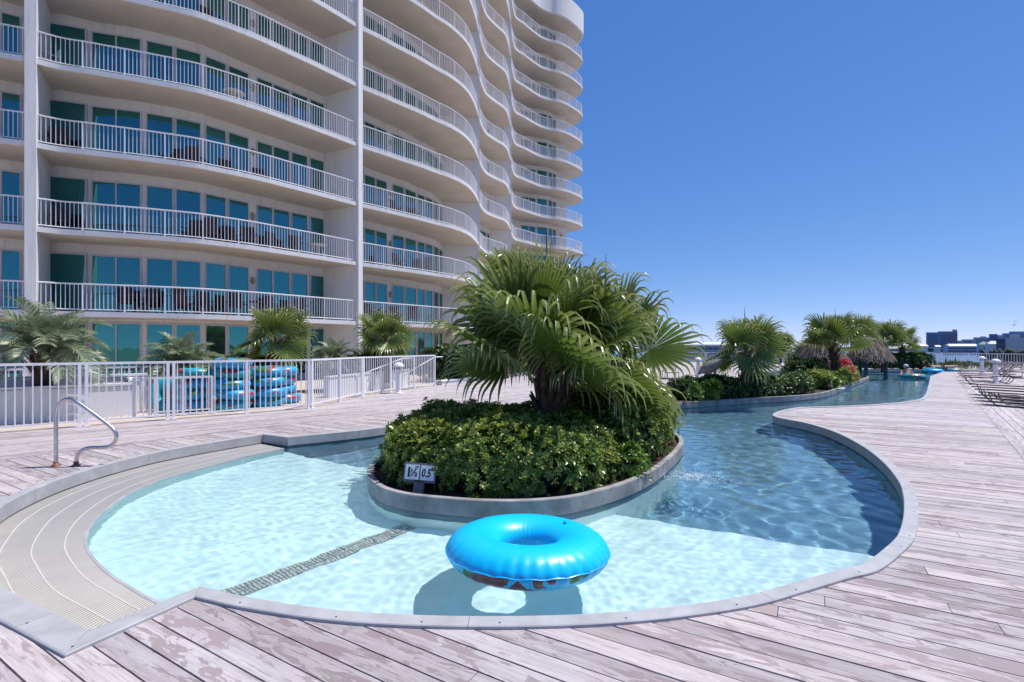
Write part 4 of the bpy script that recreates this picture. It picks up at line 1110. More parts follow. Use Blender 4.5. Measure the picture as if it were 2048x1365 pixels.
put_copy(sp2, (*at_px(1768, 32.5), -.02), 2.9, 1.1, "fan palm standing behind the right thatched hut")
put_copy(sp2, (*at_px(1803, 35.2), -.02), 5.1, 1.0, "small fan palm above the hedge on the far bank, left of the skyline towers")
put_copy(sp, (*at_px(548, 15.6), .32), 3.3, 1.0, "fan palm growing behind the stacked tubes")
put_copy(sp, (*at_px(775, 18.6), .25), .4, 1.05, "fan palm just right of the white building fin, behind the fence")
put_copy(sp, (*at_px(1010, 24.5), 2.5), 1.0, 1.5, "tall fan palm crown rising behind the big palm, beside the balconies")
put_copy(sp, (*at_px(1560, 40.0), .3), 2.0, 1.0, "yellowish fan palm beyond the far deck, right of the second island palm")
lo_ = MB(); lo_.tube([(0, 0, 0), (.05, 0, 1.3), (0, 0, 2.6)], [.2, .17, .16], 10); tall_base = at_px(1010, 24.5)
o = lo_.put("trunk", M['trunk'], None, local=True); o.location = (*tall_base, 0); o.parent = None
for c in list(col.objects):
    if c.get("label", "").startswith("tall fan palm crown"): o.parent = c; o.location = (0, 0, -2.5/1.5); o.scale = (.67, .67, .67)

# hedges and shrubs
HG = "shrubs along the building"
make_hedge("hedge", "dark green hedge on the planter wall behind the stacked tubes", strip([FB(3.0, 4.3), FB(4.6, 4.9), FB(6.3, 5.5)], 1.0), .55, .3, 1500, .10, 'shrub', 21, .62, 7)
make_hedge("hedge", "dark green hedge behind the right half of the pool fence, under the fan palm", strip([(-5.9, 17.2), (-5.3, 19.0), (-4.6, 21.2)], 1.0), .7, .3, 1300, .11, 'shrub', 22, .4, 7)
make_hedge("shrub_bank", "tall dark shrub mass beyond the deck curb, behind the big palm", strip([(-3.2, 21.6), (-1.4, 25.0), (.6, 28.6), (2.4, 32.0)], 2.2), 1.5, .7, 4200, .15, 'shrub', 23, 0, 7, cat="shrub")
make_hedge("hedge", "leafy green hedge running along the second island rim", strip([(5.5, 14.55), (6.6, 15.1), (7.9, 15.75), (9.2, 16.45), (9.9, 17.2)], .95), .60, .3, 2300, .10, 'shrub', 24, -.04, 7)
make_hedge("hedge", "dark rounded shrub at the left tip of the second island", ellipse(5.35, 15.1, .75, .55, .4), .55, .3, 700, .10, 'shrub', 25, -.04, 7, cat="shrub")
make_hedge("hedge", "green shrub bed between the white hoop and the right thatched hut", strip([(11.2, 18.5), (12.6, 19.9), (14.2, 21.8), (15.9, 23.9)], 1.0), .55, .3, 1900, .13, 'hedge', 26, -.04, 7, cat="shrub")
make_hedge("hedge", "taller dark shrub behind the river tube, left of the red flowers", ellipse(12.1, 20.6, .95, .8), .95, .4, 800, .13, 'shrub', 27, -.04, 7, cat="shrub")
make_hedge("hedge", "clipped dark hedge along the far bank behind the floating person", strip([(23.6, 34.6), (25.5, 34.7), (28.0, 34.9), (29.2, 35.0)], 1.1), 1.05, .4, 1700, .15, 'shrub', 28, -.01, 7)
make_hedge("hedge", "loose green hedge on the far bank behind the right hut", strip([(19.6, 35.2), (21.6, 35.2), (23.2, 34.9)], 1.2), 1.0, .4, 1100, .15, 'shrub', 29, -.01, 7)
make_hedge("flower_bush", "bright red flowering bush below the palms on the second island", ellipse(*at_px(1686, 21.8), .42, .36), .95, .35, 330, .10, 'red_flower', 31, .0, 6, cat="flowers", core=False)
make_hedge("flower_bush", "dull pink bush left of the red flowers on the second island", ellipse(*at_px(1646, 21.2), .42, .36), .9, .35, 330, .10, 'plum', 32, .0, 6, cat="flowers", core=False)
make_hedge("shrub", "low beach plants beyond the far loungers, in front of the bay", strip([(30.5, 35.8), (32.2, 35.6), (33.6, 35.0)], .9), .38, .25, 900, .16, 'shrub', 33, 0, 6, cat="shrub", core=False, leaf_w=.16)
for k, (px, y, h, lab) in enumerate(((1424, 13.95, .55, "bright lime-green leafy plant at the rim of the second island"), (1388, 13.55, .5, "thin feathery green plant at the left tip of the second island"), (1672, 18.2, .4, "small lime plant beside the small depth sign on the second island"))):
    make_hedge("leafy_plant", lab, ellipse(*at_px(px, y), .26 if k == 0 else .16, .2 if k == 0 else .14), h, .16, 170, .16 if k == 0 else .09, 'lime', 40+k, -.04, 6, cat="plant", core=False, leaf_w=.22)

# ---------------------------------------------------------------- inflatable tubes
def tube_mat(name, blue, under):
    m, t, b, o = nt(name); tc = t.nodes.new("ShaderNodeTexCoord"); sp_ = t.nodes.new("ShaderNodeSeparateXYZ"); t.links.new(tc.outputs["Object"], sp_.inputs[0])
    n1 = noise(t, coords(t, (1, 1, 1.6)), 2.6 if under else 3.2, 2.5, .5, .5)
    n2 = noise(t, coords(t, (1, 1, 1.4)), 2.1, 2.0, .5, .8)
    pat = mix(t, ramp(t, n1, [(.52, (0, 0, 0)), (.53, (1, 1, 1))]), blue, (.115, .022, .026) if under else (.36, .03, .035))
    pat = mix(t, ramp(t, n2, [(.55, (0, 0, 0)), (.56, (1, 1, 1))]), pat, (.04, .17, .045))
    if under:       # the big float: prints only on the outer underside, brown in front, green towards the sides
        def madd(a, k, c): 
            q = node(t, "ShaderNodeMath", operation='MULTIPLY_ADD'); t.links.new(a, q.inputs[0]); q.inputs[1].default_value = k; t.links.new(c, q.inputs[2]); return q.outputs[0]
        ab = node(t, "ShaderNodeMath", operation='ABSOLUTE'); t.links.new(sp_.outputs[0], ab.inputs[0])
        pat = mix(t, ramp(t, madd(sp_.outputs[1], -.36, n1), [(.62, (0, 0, 0)), (.625, (1, 1, 1))]), blue, (.17, .035, .045))
        pat = mix(t, ramp(t, madd(ab.outputs[0], .30, n2), [(.60, (0, 0, 0)), (.605, (1, 1, 1))]), pat, (.04, .17, .045))
        ln_ = node(t, "ShaderNodeVectorMath", operation='LENGTH'); t.links.new(tc.outputs["Object"], ln_.inputs[0])
        go_ = node(t, "ShaderNodeMath", operation='GREATER_THAN'); t.links.new(ln_.outputs["Value"], go_.inputs[0]); go_.inputs[1].default_value = .40
        pat = mix(t, go_.outputs[0], blue, pat)
    lt = node(t, "ShaderNodeMath", operation='LESS_THAN'); t.links.new(sp_.outputs[2], lt.inputs[0]); lt.inputs[1].default_value = -.004
    t.links.new(mix(t, lt.outputs[0], blue, pat), b.inputs["Base Color"]); b.inputs["Roughness"].default_value = .38; b.inputs["Coat Weight"].default_value = .15; b.inputs["Coat Roughness"].default_value = .25; bump(t, b, noise(t, coords(t, (1, 1, .4)), 14, 3, .6), .12, .01)
    b.inputs["Subsurface Weight"].default_value = .15; b.inputs["Subsurface Radius"].default_value = (.02, .04, .06)
    return m
M['tube'] = tube_mat("blue_vinyl_tube", (.0, .50, .88), True)
M['tube_print'] = tube_mat("printed_vinyl_tube", (.01, .33, .62), False)
M['tube_teal'] = tube_mat("teal_vinyl_tube", (.01, .33, .42), False)
M['vinyl_dark'] = plain("dark_vinyl_handle", (.02, .03, .09), .5)
def torus(Rr, r, nu=84, nv=22, pleats=40, squash=.86, seed=0):
    V, F = [], []; rr = random.Random(seed); pj = [rr.uniform(.4, 1.3) for _ in range(pleats)]
    for i in range(nu*2):
        u = 2*math.pi*i/(nu*2); pk = pj[int(u/(2*math.pi)*pleats) % pleats]
        for j in range(nv):
            v = 2*math.pi*j/nv; cr = abs(math.cos(u*pleats/2)); e = math.exp(-(math.sin(v)/.5)**2)*(1 if math.cos(v) > 0 else .12)
            rad = r*(1-.15*pk*(cr**10)*e + .02*e)
            if j == 0: rad = r*1.055*(1-.03*cr**4)
            V.append(((Rr+rad*math.cos(v))*math.cos(u), (Rr+rad*math.cos(v))*math.sin(u), rad*math.sin(v)*squash))
    n = nu*2
    for i in range(n):
        for j in range(nv): F.append((i*nv+j, ((i+1) % n)*nv+j, ((i+1) % n)*nv+(j+1) % nv, i*nv+(j+1) % nv))
    return V, F
tv, tf = torus(.398, .198, squash=.66); tube_me = mesh("vinyl_ring", tv, tf, True); tube_me.materials.append(M['tube'])
t0 = empty("inflatable_tube", (TUBE_C[0], TUBE_C[1], .015)); t0.rotation_euler = (R(-3.5), R(1.0), 0); tag(t0, "bright blue inflatable tube floating on the shallow water in the foreground", "pool tube")
o = bpy.data.objects.new("vinyl_ring", tube_me); link(o, t0); o.rotation_euler.z = 0
MB().tube([((.398+.198*1.045)*math.cos(a), (.398+.198*1.045)*math.sin(a), .003*math.sin(a*23)) for a in np.linspace(0, 2*math.pi, 161)[:-1]], .0035, 5, closed=True).put("seam", M['tube'], t0, local=True)
MB().lathe([(.014, 0), (.014, .012), (.008, .02)], (.30, .19, .13), 10).put("valve", M['tube'], t0, local=True)
sv, sf = torus(.29, .155, 40, 14, 26, .85, 3)
def tube_thing(loc, rot, mat, label, scale=1.0, handles=True, group=None):
    key = "ring_"+mat
    me = bpy.data.meshes.get(key)
    if me is None: me = mesh(key, sv, sf, True); me.materials.append(M[mat])
    r_ = empty("inflatable_tube", loc); r_.rotation_euler = rot; r_.scale = (scale,)*3; tag(r_, label, "pool tube", group)
    o = bpy.data.objects.new("vinyl_ring", me); link(o, r_)
    if handles:
        hm = bpy.data.meshes.get("handle_loop")
        if hm is None:
            q = MB(); q.tube([(-.06, 0, 0), (-.045, 0, .035), (.045, 0, .035), (.06, 0, 0)], .011, 6); hm = mesh("handle_loop", q.v, q.f); hm.materials.append(M['vinyl_dark'])
        for s_ in (1, -1):
            h_ = bpy.data.objects.new("handle", hm); link(h_, r_); h_.location = (.29*s_, 0, -.128); h_.rotation_euler = (R(180), 0, R(90))
    return r_
ST = [  # stacks behind the fence: column, distance, centre heights by photo row, materials
 (398, 11.5, [(0, 'tube_print'), (1, 'tube_print'), (2, 'tube_print'), (3, 'tube_teal')], "front left stack"),
 (474, 11.6, [(0, 'tube_teal'), (1, 'tube_print'), (2, 'tube_print'), (3, 'tube_teal'), (4, 'tube_print')], "tall middle stack"),
 (548, 12.3, [(0, 'tube_print'), (1, 'tube_print'), (2, 'tube_print'), (3, 'tube_print')], "front right stack"),
 (515, 12.9, [(0, 'tube_print'), (1, 'tube_teal'), (2, 'tube_print'), (3, 'tube_teal')], "rear middle stack"),
 (572, 13.2, [(0, 'tube_print'), (1, 'tube_print'), (2, 'tube_print'), (3, 'tube_print')], "rear right stack"),
 (415, 12.5, [(0, 'tube_teal'), (1, 'tube_teal'), (2, 'tube_teal')], "rear left stack"),
]
ordn = ["bottom", "second", "third", "fourth", "top"]
rs = random.Random(12)
for (px, y, items, nm) in ST:
    x0, y0 = at_px(px-8, y+.55)
    for k, (lev, mt) in enumerate(items):
        w = "topmost" if k == len(items)-1 else ("lowest" if k == 0 else ordn[k])
        z = .135+lev*.248
        tube_thing((x0+rs.uniform(-.07, .07)+.0*lev, y0+rs.uniform(-.06, .06), z), (R(180)+rs.uniform(-.07, .07), rs.uniform(-.07, .07), rs.uniform(0, 6.28)), mt,
                   f"{'teal' if mt == 'tube_teal' else 'blue printed'} pool tube, {w} in the {nm} behind the fence", 1.0, True, "pool tubes stacked behind the fence")
tube_thing((*at_px(338, 12.0), .36), (R(78), R(12), R(20)), 'tube_teal', "teal pool tube leaning upright at the left end of the stacks", 1.0, True, "pool tubes stacked behind the fence")

# ---------------------------------------------------------------- grab rail, bollard lights, depth signs
gr = empty("grab_rail", (*G(130, 931), 0)); tag(gr, "polished steel grab rail standing on the deck at the left of the pool", "handrail")
gx, gy = G(112, 932)
prof = [(0, 0), (0, .35), (0, .62), (.01, .72), (.05, .80), (.12, .845), (.19, .84), (.26, .80), (.52, .60), (.64, .50), (.70, .43), (.72, .36), (.69, .28), (.62, .235), (.52, .225), (.42, .225), (.33, .205), (.27, .155), (.245, .08), (.24, 0)]
pr = spline([(gx+a*1.02, gy+a*.06, b) for a, b in prof], 5)
MB().tube(pr, .0225, 14).put("rail", M['steel'], gr, smooth=True)
for q in (0, .245): MB().lathe([(.05, 0), (.05, .008), (.03, .018), (.027, .05), (.024, .055)], (gx+q, gy+q*.06, 0), 18).put("flange", M['rust'] if q == 0 else M['rust'], gr, smooth=True)

M['bollard_glass'] = plain("bollard_louvre", (.16, .13, .12), .4)
def bollard(x, y, label):
    r_ = empty("bollard_light", (x, y, 0)); tag(r_, label, "bollard light")
    MB().lathe([(.16, 0), (.16, .025), (.10, .03), (.085, .06), (.085, .78)], (0, 0, 0), 22).put("post", M['white_paint'], r_, local=True)
    MB().lathe([(.075, .78), (.075, .88)], (0, 0, 0), 18).put("lamp_louvre", M['bollard_glass'], r_, local=True)
    for z in (.80, .83, .86): MB().lathe([(.095, z), (.10, z+.006), (.095, z+.012)], (0, 0, 0), 20).put("louvre_ring", M['white_paint'], r_, local=True)
    MB().lathe([(.175, .875), (.18, .89), (.17, .92), (.15, .96), (.10, 1.0), (.04, 1.02), (.001, 1.022)], (0, 0, 0), 24).put("dome_cap", M['white_paint'], r_, smooth=True, local=True)
bollard(*G(797, 787), "white dome-topped bollard light in front of the pool fence on the left deck")
bollard(*at_px(1991, 21.6), "nearer white bollard light among the loungers on the right deck")
bollard(*at_px(1964, 28.0), "farther white bollard light behind the loungers on the right deck")
bollard(*at_px(1396, 25.0), "slim white bollard light behind the dolphin sculpture, half hidden by palm fronds")

M['sign_board'] = plain("grey_sign_board", (.16, .15, .17), .7); M['sign_white'] = plain("sign_white", (.82, .82, .82), .5, var=.02); M['black'] = plain("sign_black", (.008, .008, .009), .5)
def text_mesh(body, size, shear=0.0, off=0.0):
    cu = bpy.data.curves.new("lettering", 'FONT'); cu.body = body; cu.size = size; cu.shear = shear; cu.offset = off; cu.extrude = .001; cu.resolution_u = 3
    ob = bpy.data.objects.new("tmp", cu); col.objects.link(ob); dg = bpy.context.evaluated_depsgraph_get(); me = bpy.data.meshes.new_from_object(ob.evaluated_get(dg)); bpy.data.objects.remove(ob); bpy.data.curves.remove(cu)
    me.materials.clear(); me.materials.append(M['black']); me.name = "lettering"; return me
def depth_sign(loc, rz, tilt, scale, label, full=True):
    r_ = empty("depth_sign", loc); r_.rotation_euler = (R(tilt), R(3.5), rz); r_.scale = (scale,)*3; tag(r_, label, "sign")
    MB().box((0, 0, .05), (.11, .05, .24)).put("stake", M['sign_board'], r_, local=True)
    MB().box((0, -.01, .235), (.345, .03, .20)).put("board", M['sign_board'], r_, local=True)
    for sx, items in ((-.082, (("1", .135, -.068, -.047, .0), ("½", .105, -.022, -.040, .0), ("FT", .034, .030, .040, 0))), (.082, (("0.5", .105, -.064, -.040, .12), ("M", .034, .040, .036, 0)))):
        p = MB().box((sx, -.028, .237), (.148, .008, .152)).put("plate", M['sign_white'], r_, local=True)
        for (tx, sz, ox, oz, sh) in items:
            t_ = bpy.data.objects.new("lettering", text_mesh(tx, sz, sh, .0045 if sz > .12 else (.0026 if sz > .1 else .0014))); link(t_, p); t_.location = (sx+ox, -.0335, .237+oz); t_.rotation_euler = (R(90), 0, 0)
            if tx == "0.5": t_.scale = (.78, 1.12, 1)
sgx, sgy = at_px(836, 5.28)
depth_sign((sgx, sgy, -.06), R(-4), -12, 1.0, "white depth sign reading 1½ ft and 0.5 m in front of the hedge")
depth_sign((*at_px(1664, 17.9), -.04), R(55), -10, 1.0, "small depth sign seen edge-on at the rim of the second island")
# white hoop edging beside it
hp = [(*at_px(1620+0*k, 17.6), 0) for k in range(1)]
hm = MB(); hx, hy = at_px(1648, 18.6); hm.tube([(hx+.55*math.cos(a), hy+.75*math.sin(a), .03) for a in np.linspace(-1.6, 1.9, 14)], .03, 6)
tag(hm.put("planter_edging", M['white_paint'], smooth=True), "curved white edging ring at the right end of the leafy island hedge", "edging")
# ---------------------------------------------------------------- loungers
def make_lounger(name, back_deg):
    r_ = empty(name, (0, 0, 0)); W, Lf, H = .62, 1.28, .34; fr = MB()
    b = R(back_deg); bl = .72; bx, bz = Lf+bl*math.cos(b), H+bl*math.sin(b)
    for s in (-1, 1):
        y = s*W/2
        fm = MB(); fm.tube(spline([(.02, y*.55, H-.02), (.03, y*.95, H-.01), (.14, y, H), (.7, y, H), (Lf+.55, y, H)], 4), .017, 8); fm.put("side_rail", M['lounge_frame'], r_, smooth=True, local=True)
        lm = MB(); lm.tube(spline([(.22, y, H), (.30, y, .10), (.40, y, .012), (.9, y, .012), (1.35, y, .012), (1.5, y, .10), (1.62, y, H)], 5), .015, 8); lm.put("leg_runner", M['lounge_frame'], r_, smooth=True, local=True)
        bm_ = MB(); bm_.tube([(Lf, y*.94, H+.01), (bx-.05*math.cos(b), y*.94, bz-.05*math.sin(b)), (bx, y*.8, bz)], .015, 8); bm_.put("back_rail", M['lounge_frame'], r_, smooth=True, local=True)
    MB().tube([(.02, -W*.28, H-.02), (.02, W*.28, H-.02)], .017, 8).put("foot_rail", M['lounge_frame'], r_, local=True)
    MB().tube([(bx, -W*.38, bz), (bx, W*.38, bz)], .015, 8).put("head_rail", M['lounge_frame'], r_, local=True)
    MB().box((.09+(Lf-.09)/2, 0, H+.004), (Lf-.09, W-.03, .010)).put("seat_sling", M['lounge_sling'], r_, local=True)
    m_ = MB(); sx = Vector((math.cos(b), 0, math.sin(b))); nz = Vector((-math.sin(b), 0, math.cos(b))); c0 = Vector((Lf, 0, H+.012))
    vs = [c0+sx*a+Vector((0, y_, 0))+nz*t_ for a in (.03, bl-.03) for y_ in (-W*.45, W*.45) for t_ in (-.004, .004)]
    m_.add(vs, [(0, 1, 3, 2), (4, 6, 7, 5), (0, 4, 5, 1), (2, 3, 7, 6), (1, 5, 7, 3), (0, 2, 6, 4)]); m_.put("back_sling", M['lounge_sling'], r_, local=True)
    return r_
flat = make_lounger("sun_lounger", 12); up = make_lounger("sun_lounger", 48); tag(flat, "x", "sun lounger", "sun loungers on the deck"); tag(up, "x", "sun lounger", "sun loungers on the deck")
freeze_kids(flat)
def lounger(src, loc, direction, label, used={}):
    o = copy_tree(src) if src.name in used else src; used[src.name] = 1
    o.location = (loc[0], loc[1], 0.002); o.rotation_euler.z = math.atan2(direction[1], direction[0]); o["label"] = label; o["category"] = "sun lounger"; o["group"] = "sun loungers on the deck"
ords = ["nearest", "second", "third", "farthest"]
for k, (x, y) in enumerate(((12.55, 13.35), (13.32, 14.3), (14.08, 15.22), (14.9, 16.2))):
    lounger(flat, (x, y), (.5, -.87), f"tan sling sun lounger, {ords[k]} of the four low loungers at the right edge")
for k, (x, y) in enumerate(((19.25, 21.45), (20.6, 23.05), (23.0, 25.9))):
    lounger(up, (x, y), (.55, -.83), f"sun lounger with raised back behind the right bollard light, {['nearest', 'middle', 'farthest'][k]} of three")
for k, (px, y, dx, dy) in enumerate(((2030, 24.5, .9, .4), (1998, 31.0, .9, -.3))):
    lounger(up, at_px(px, y), (dx, dy), ["sun lounger at the right picture edge in front of the far fence", "sun lounger near the far fence, behind the farther bollard light"][k])
for k, (px, y, dx, dy) in enumerate(((1255, 21.5, .2, .98), (1300, 22.6, .2, .98), (1345, 23.6, .2, .98))):
    lounger(up, at_px(px, y), (dx, dy), f"sun lounger on the deck beyond the river behind the big palm, {['leftmost', 'middle', 'rightmost'][k]} of three")
lounger(up, at_px(1556, 36.5), (-.3, .95), "sun lounger with raised back near the far fence, left of the thatched huts")

# ---------------------------------------------------------------- balcony furniture
def make_chair(arms=True, hb=.62):
    r_ = empty("balcony_chair", (0, 0, 0)); w = .54
    MB().box((0, 0, .40), (w, .52, .06)).put("seat", M['brown_chair'], r_, local=True)
    bm_ = MB(); vs = [(sx*w/2, .24+t_+lean, z) for z, lean in ((.42, 0), (.42+hb, .10)) for sx in (-1, 1) for t_ in (0, .05)]
    bm_.add(vs, [(0, 1, 3, 2), (4, 6, 7, 5), (0, 4, 5, 1), (2, 3, 7, 6), (0, 2, 6, 4), (1, 5, 7, 3)]); bm_.put("backrest", M['brown_chair'], r_, local=True)
    for sx in (-1, 1):
        for y in (-.23, .24): MB().box((sx*(w/2-.03), y, .19), (.045, .045, .38)).put("leg", M['brown_chair'], r_, local=True)
        MB().box((sx*(w/2+.02), .0, .62), (.05, .5, .035)).put("armrest", M['brown_chair'], r_, local=True)
    return r_
ch = make_chair(); tag(ch, "x", "chair", "chairs on the balconies"); freeze_kids(ch); first = [True]
def bay_pt(bi, px, f):
    """point on the sight column px, a fraction f from the slab edge to the wall"""
    e, w = EDGE_S[bi], WALL_S[bi]; a, d = at_len(e, ray_hit(e, px)); b, _ = at_len(w, ray_hit(w, px)); p = a*(1-f)+b*f; return p, d
names_f = ["lowest", "second", "third", "fourth", "fifth"]; words_n = ["first", "second", "third", "fourth", "fifth", "sixth", "seventh", "eighth", "ninth"]
plan = {(1, 0): (252, 292, 372, 408, 470, 548, 600), (1, 1): (122, 384, 428, 463, 496, 552, 590), (1, 2): (118, 340, 395, 455, 520), (2, 0): (745, 790, 825), (2, 1): (800, 835, 850), (2, 2): (795, 825), (1, 4): (420, 470)}
for (bi, k), pxs in plan.items():
    for q, px in enumerate(pxs):
        f = [.45, .6, .5, .7][q % 4]
        if (bi, k) == (1, 2) and px != 118: f = .8
        p, d = bay_pt(bi, px, f)
        o = ch if first[0] else copy_tree(ch); first[0] = False
        o.location = (p[0], p[1], H0+FH*k+.01); o.rotation_euler.z = math.atan2(d[1], d[0])+[.3, -.4, 2.6, .1, -.2][q % 5]
        o["label"] = f"{words_n[q]} brown chair from the left, {names_f[k]} balcony of the {'wide' if bi == 1 else 'second'} bay"
M['resin'] = plain("white_resin", (.62, .60, .62), .5, var=.03)
def balcony_table(bi, px, k, f, label, mat='resin'):
    p, d = bay_pt(bi, px, f); r_ = empty("balcony_table", (p[0], p[1], H0+FH*k+.01)); tag(r_, label, "table")
    MB().lathe([(.40, .68), (.42, .69), (.42, .715), (.40, .72)], (0, 0, 0), 22).put("table_top", M[mat], r_, local=True)
    for a in (.6, 2.2, 3.75, 5.3): MB().tube([(.30*math.cos(a), .30*math.sin(a), 0), (.18*math.cos(a), .18*math.sin(a), .68)], .022, 6).put("leg", M[mat], r_, local=True)
balcony_table(1, 468, 3, .5, "round white resin table on the fourth balcony of the wide left bay")
balcony_table(1, 635, 1, .5, "pale round table on the second balcony beside the building fin")
balcony_table(1, 520, 0, .5, "dark round table on the lowest balcony of the wide left bay", 'brown_chair')
balcony_table(2, 845, 3, .5, "small white table on the fourth balcony of the second bay")
rc = bay_pt(1, 98, .5)[0]; r_ = empty("resin_chair", (rc[0], rc[1], H0+FH*3+.01)); r_.rotation_euler.z = -.6; tag(r_, "white plastic chair at the left end of the fourth balcony", "chair")
MB().box((0, 0, .42), (.48, .46, .03)).put("seat", M['resin'], r_, local=True); MB().box((0, .24, .68), (.46, .03, .48)).put("backrest", M['resin'], r_, local=True)
for sx in (-1, 1):
    for y in (-.2, .2): MB().box((sx*.21, y, .21), (.045, .045, .41)).put("leg", M['resin'], r_, local=True)
    MB().box((sx*.24, 0, .62), (.05, .46, .03)).put("armrest", M['resin'], r_, local=True)

# ---------------------------------------------------------------- thatched huts over the river
M['thatch'] = leaf_mat("dry_palm_thatch", [(0, (.06, .045, .042)), (.5, (.17, .135, .125)), (1, (.40, .34, .31))], .85, .05, "rnd", .2)
M['teal_post'] = plain("teal_painted_post", (.02, .10, .12), .5)
def hut(loc, rad, z0, z1, label, seed, posts):
    r_ = empty("thatched_hut", (loc[0], loc[1], -1.1)); tag(r_, label, "hut"); zz = 1.1; rr = np.random.default_rng(seed)
    N = 2600; t_ = np.sqrt(rr.uniform(0.0, 1, N)); a = rr.uniform(0, 6.283, N); rd = rad*(.04+.96*t_); zc = zz+z1-(z1-z0)*(t_**1.55)+rr.normal(0, .03, N)
    sl_ = np.arctan((z1-z0)/rad*1.55*t_**.55*1.1); L_ = rr.uniform(.28, .5, N); w = rr.uniform(.018, .035, N)
    P = np.stack([rd*np.cos(a), rd*np.sin(a), zc], 1); o_ = np.stack([np.cos(a), np.sin(a), 0*a], 1); s_ = np.stack([-np.sin(a), np.cos(a), 0*a], 1)
    D = o_*np.cos(sl_)[:, None]-np.array([[0, 0, 1.0]])*np.sin(sl_)[:, None]+s_*rr.normal(0, .18, (N, 1))+np.array([[0, 0, 1]])*rr.normal(.04, .10, (N, 1))
    A = P-D*(L_*.3)[:, None]; B = P+D*(L_*.7)[:, None]; S = s_*w[:, None]
    V = np.stack([A-S, A+S, B+S*.5, B-S*.5], 1).reshape(-1, 3); F = np.arange(N*4).reshape(N, 4)
    o = put("thatch", V, F, M['thatch'], r_, local=True); tag(o, kind="stuff"); at_ = o.data.attributes.new("rnd", 'FLOAT', 'FACE'); at_.data.foreach_set("value", np.clip(rr.normal(.45, .25, N), 0, 1).astype(np.float32))
    prof = [(rad*(1.0-k/8*.985)+.01, zz+z1-(z1-z0)*((1-k/8)**1.55)-.05) for k in range(9)]
    MB().lathe(prof, (0, 0, 0), 24).put("roof_shell", M['thatch_core'], r_, local=True)
    for (dx, dy) in posts: MB().tube([(dx, dy, 0), (dx*1.02, dy, .6), (dx, dy, zz+z0+.35)], [.11, .10, .09], 10).put("post", M['teal_post'], r_, smooth=True, local=True)
M['thatch_core'] = plain("dark_thatch", (.035, .026, .024), .95)
hut(at_px(1642, 26.0), 1.35, .72, 2.2, "left thatched hut with shaggy grey roof behind the second island palms", 3, ((-.7, -.5), (.8, -.4), (0, .8)))
hut(at_px(1738, 27.2), 1.12, .95, 2.05, "right thatched hut on teal posts standing over the river", 4, ((-.55, -.55), (.45, -.6), (0, .7)))

# ---------------------------------------------------------------- dolphin sculpture on the deck beyond the river
M['statue'] = plain("grey_cast_stone", (.13, .135, .14), .75, var=.25, vscale=7, bmp=.4, bscale=40)
dx_, dy_ = at_px(1432, 22.8); dr_ = empty("dolphin_sculpture", (dx_, dy_, 0)); tag(dr_, "dark grey leaping dolphin sculpture on a base on the deck beyond the river", "sculpture")
bm_ = MB(); bm_.tube(spline([(-.82, 0, .28), (-.66, 0, .42), (-.40, 0, .60), (0, 0, .74), (.40, 0, .84), (.75, 0, .92), (1.02, 0, 1.02)], 4), [.03, .055, .075, .10, .14, .18, .20, .22, .235, .24, .245, .24, .235, .225, .21, .19, .17, .15, .125, .10, .08, .065, .05, .04, .03], 14)
bm_.put("body", M['statue'], dr_, smooth=True, local=True)
for nm, vs in (("dorsal_fin", [(.05, 0, .95), (.42, 0, 1.02), (.40, 0, 1.28)]), ("tail_fluke", [(1.0, 0, 1.0), (1.32, -.26, 1.12), (1.32, .26, 1.12)])):
    V = [(*v[:1], v[1]-.02, v[2]) for v in vs]+[(*v[:1], v[1]+.02, v[2]-.02) for v in vs]; put(nm, V, [(0, 1, 2), (5, 4, 3), (0, 3, 4, 1), (1, 4, 5, 2), (2, 5, 3, 0)], M['statue'], dr_, local=True)
for s in (-1, 1):
    V = [(-.30, s*.12, .55), (-.05, s*.15, .55), (-.12, s*.36, .22), (-.30, s*.12, .51), (-.05, s*.15, .51), (-.12, s*.36, .20)]; put("flipper", V, [(0, 1, 2), (5, 4, 3), (0, 3, 4, 1), (1, 4, 5, 2), (2, 5, 3, 0)], M['statue'], dr_, local=True)
MB().lathe([(.34, 0), (.30, .08), (.16, .28), (.13, .62)], (-.35, 0, 0), 16).put("pedestal", M['statue'], dr_, local=True)

# ---------------------------------------------------------------- people on tubes
M['skin'] = plain("skin_tone", (.50, .26, .18), .55, var=.06); M['swim_white'] = plain("white_swimwear", (.75, .75, .78), .7); M['swim_black'] = plain("black_swimwear", (.012, .012, .02), .7)  # skin in its own even colour
M['hair'] = plain("dark_hair", (.03, .018, .012), .6); M['cap_blue'] = plain("navy_cap_brim", (.03, .03, .16), .7); M['towel'] = plain("black_towel", (.015, .015, .022), .95)
def skin_body(name, joints, edges, mat, parent):
    me = bpy.data.meshes.new(name); me.from_pydata([j[0] for j in joints], edges, []); me.update(); o = bpy.data.objects.new(name, me); link(o, parent); me.materials.append(mat)
    md = o.modifiers.new("skin", 'SKIN'); md.use_smooth_shade = True
    for i, j in enumerate(joints):
        d = me.skin_vertices[0].data[i]; d.radius = (j[1], j[1] if len(j) < 3 else j[2]); d.use_root = (i == 0)
    s = o.modifiers.new("smooth", 'SUBSURF'); s.levels = 1; s.render_levels = 2; return o
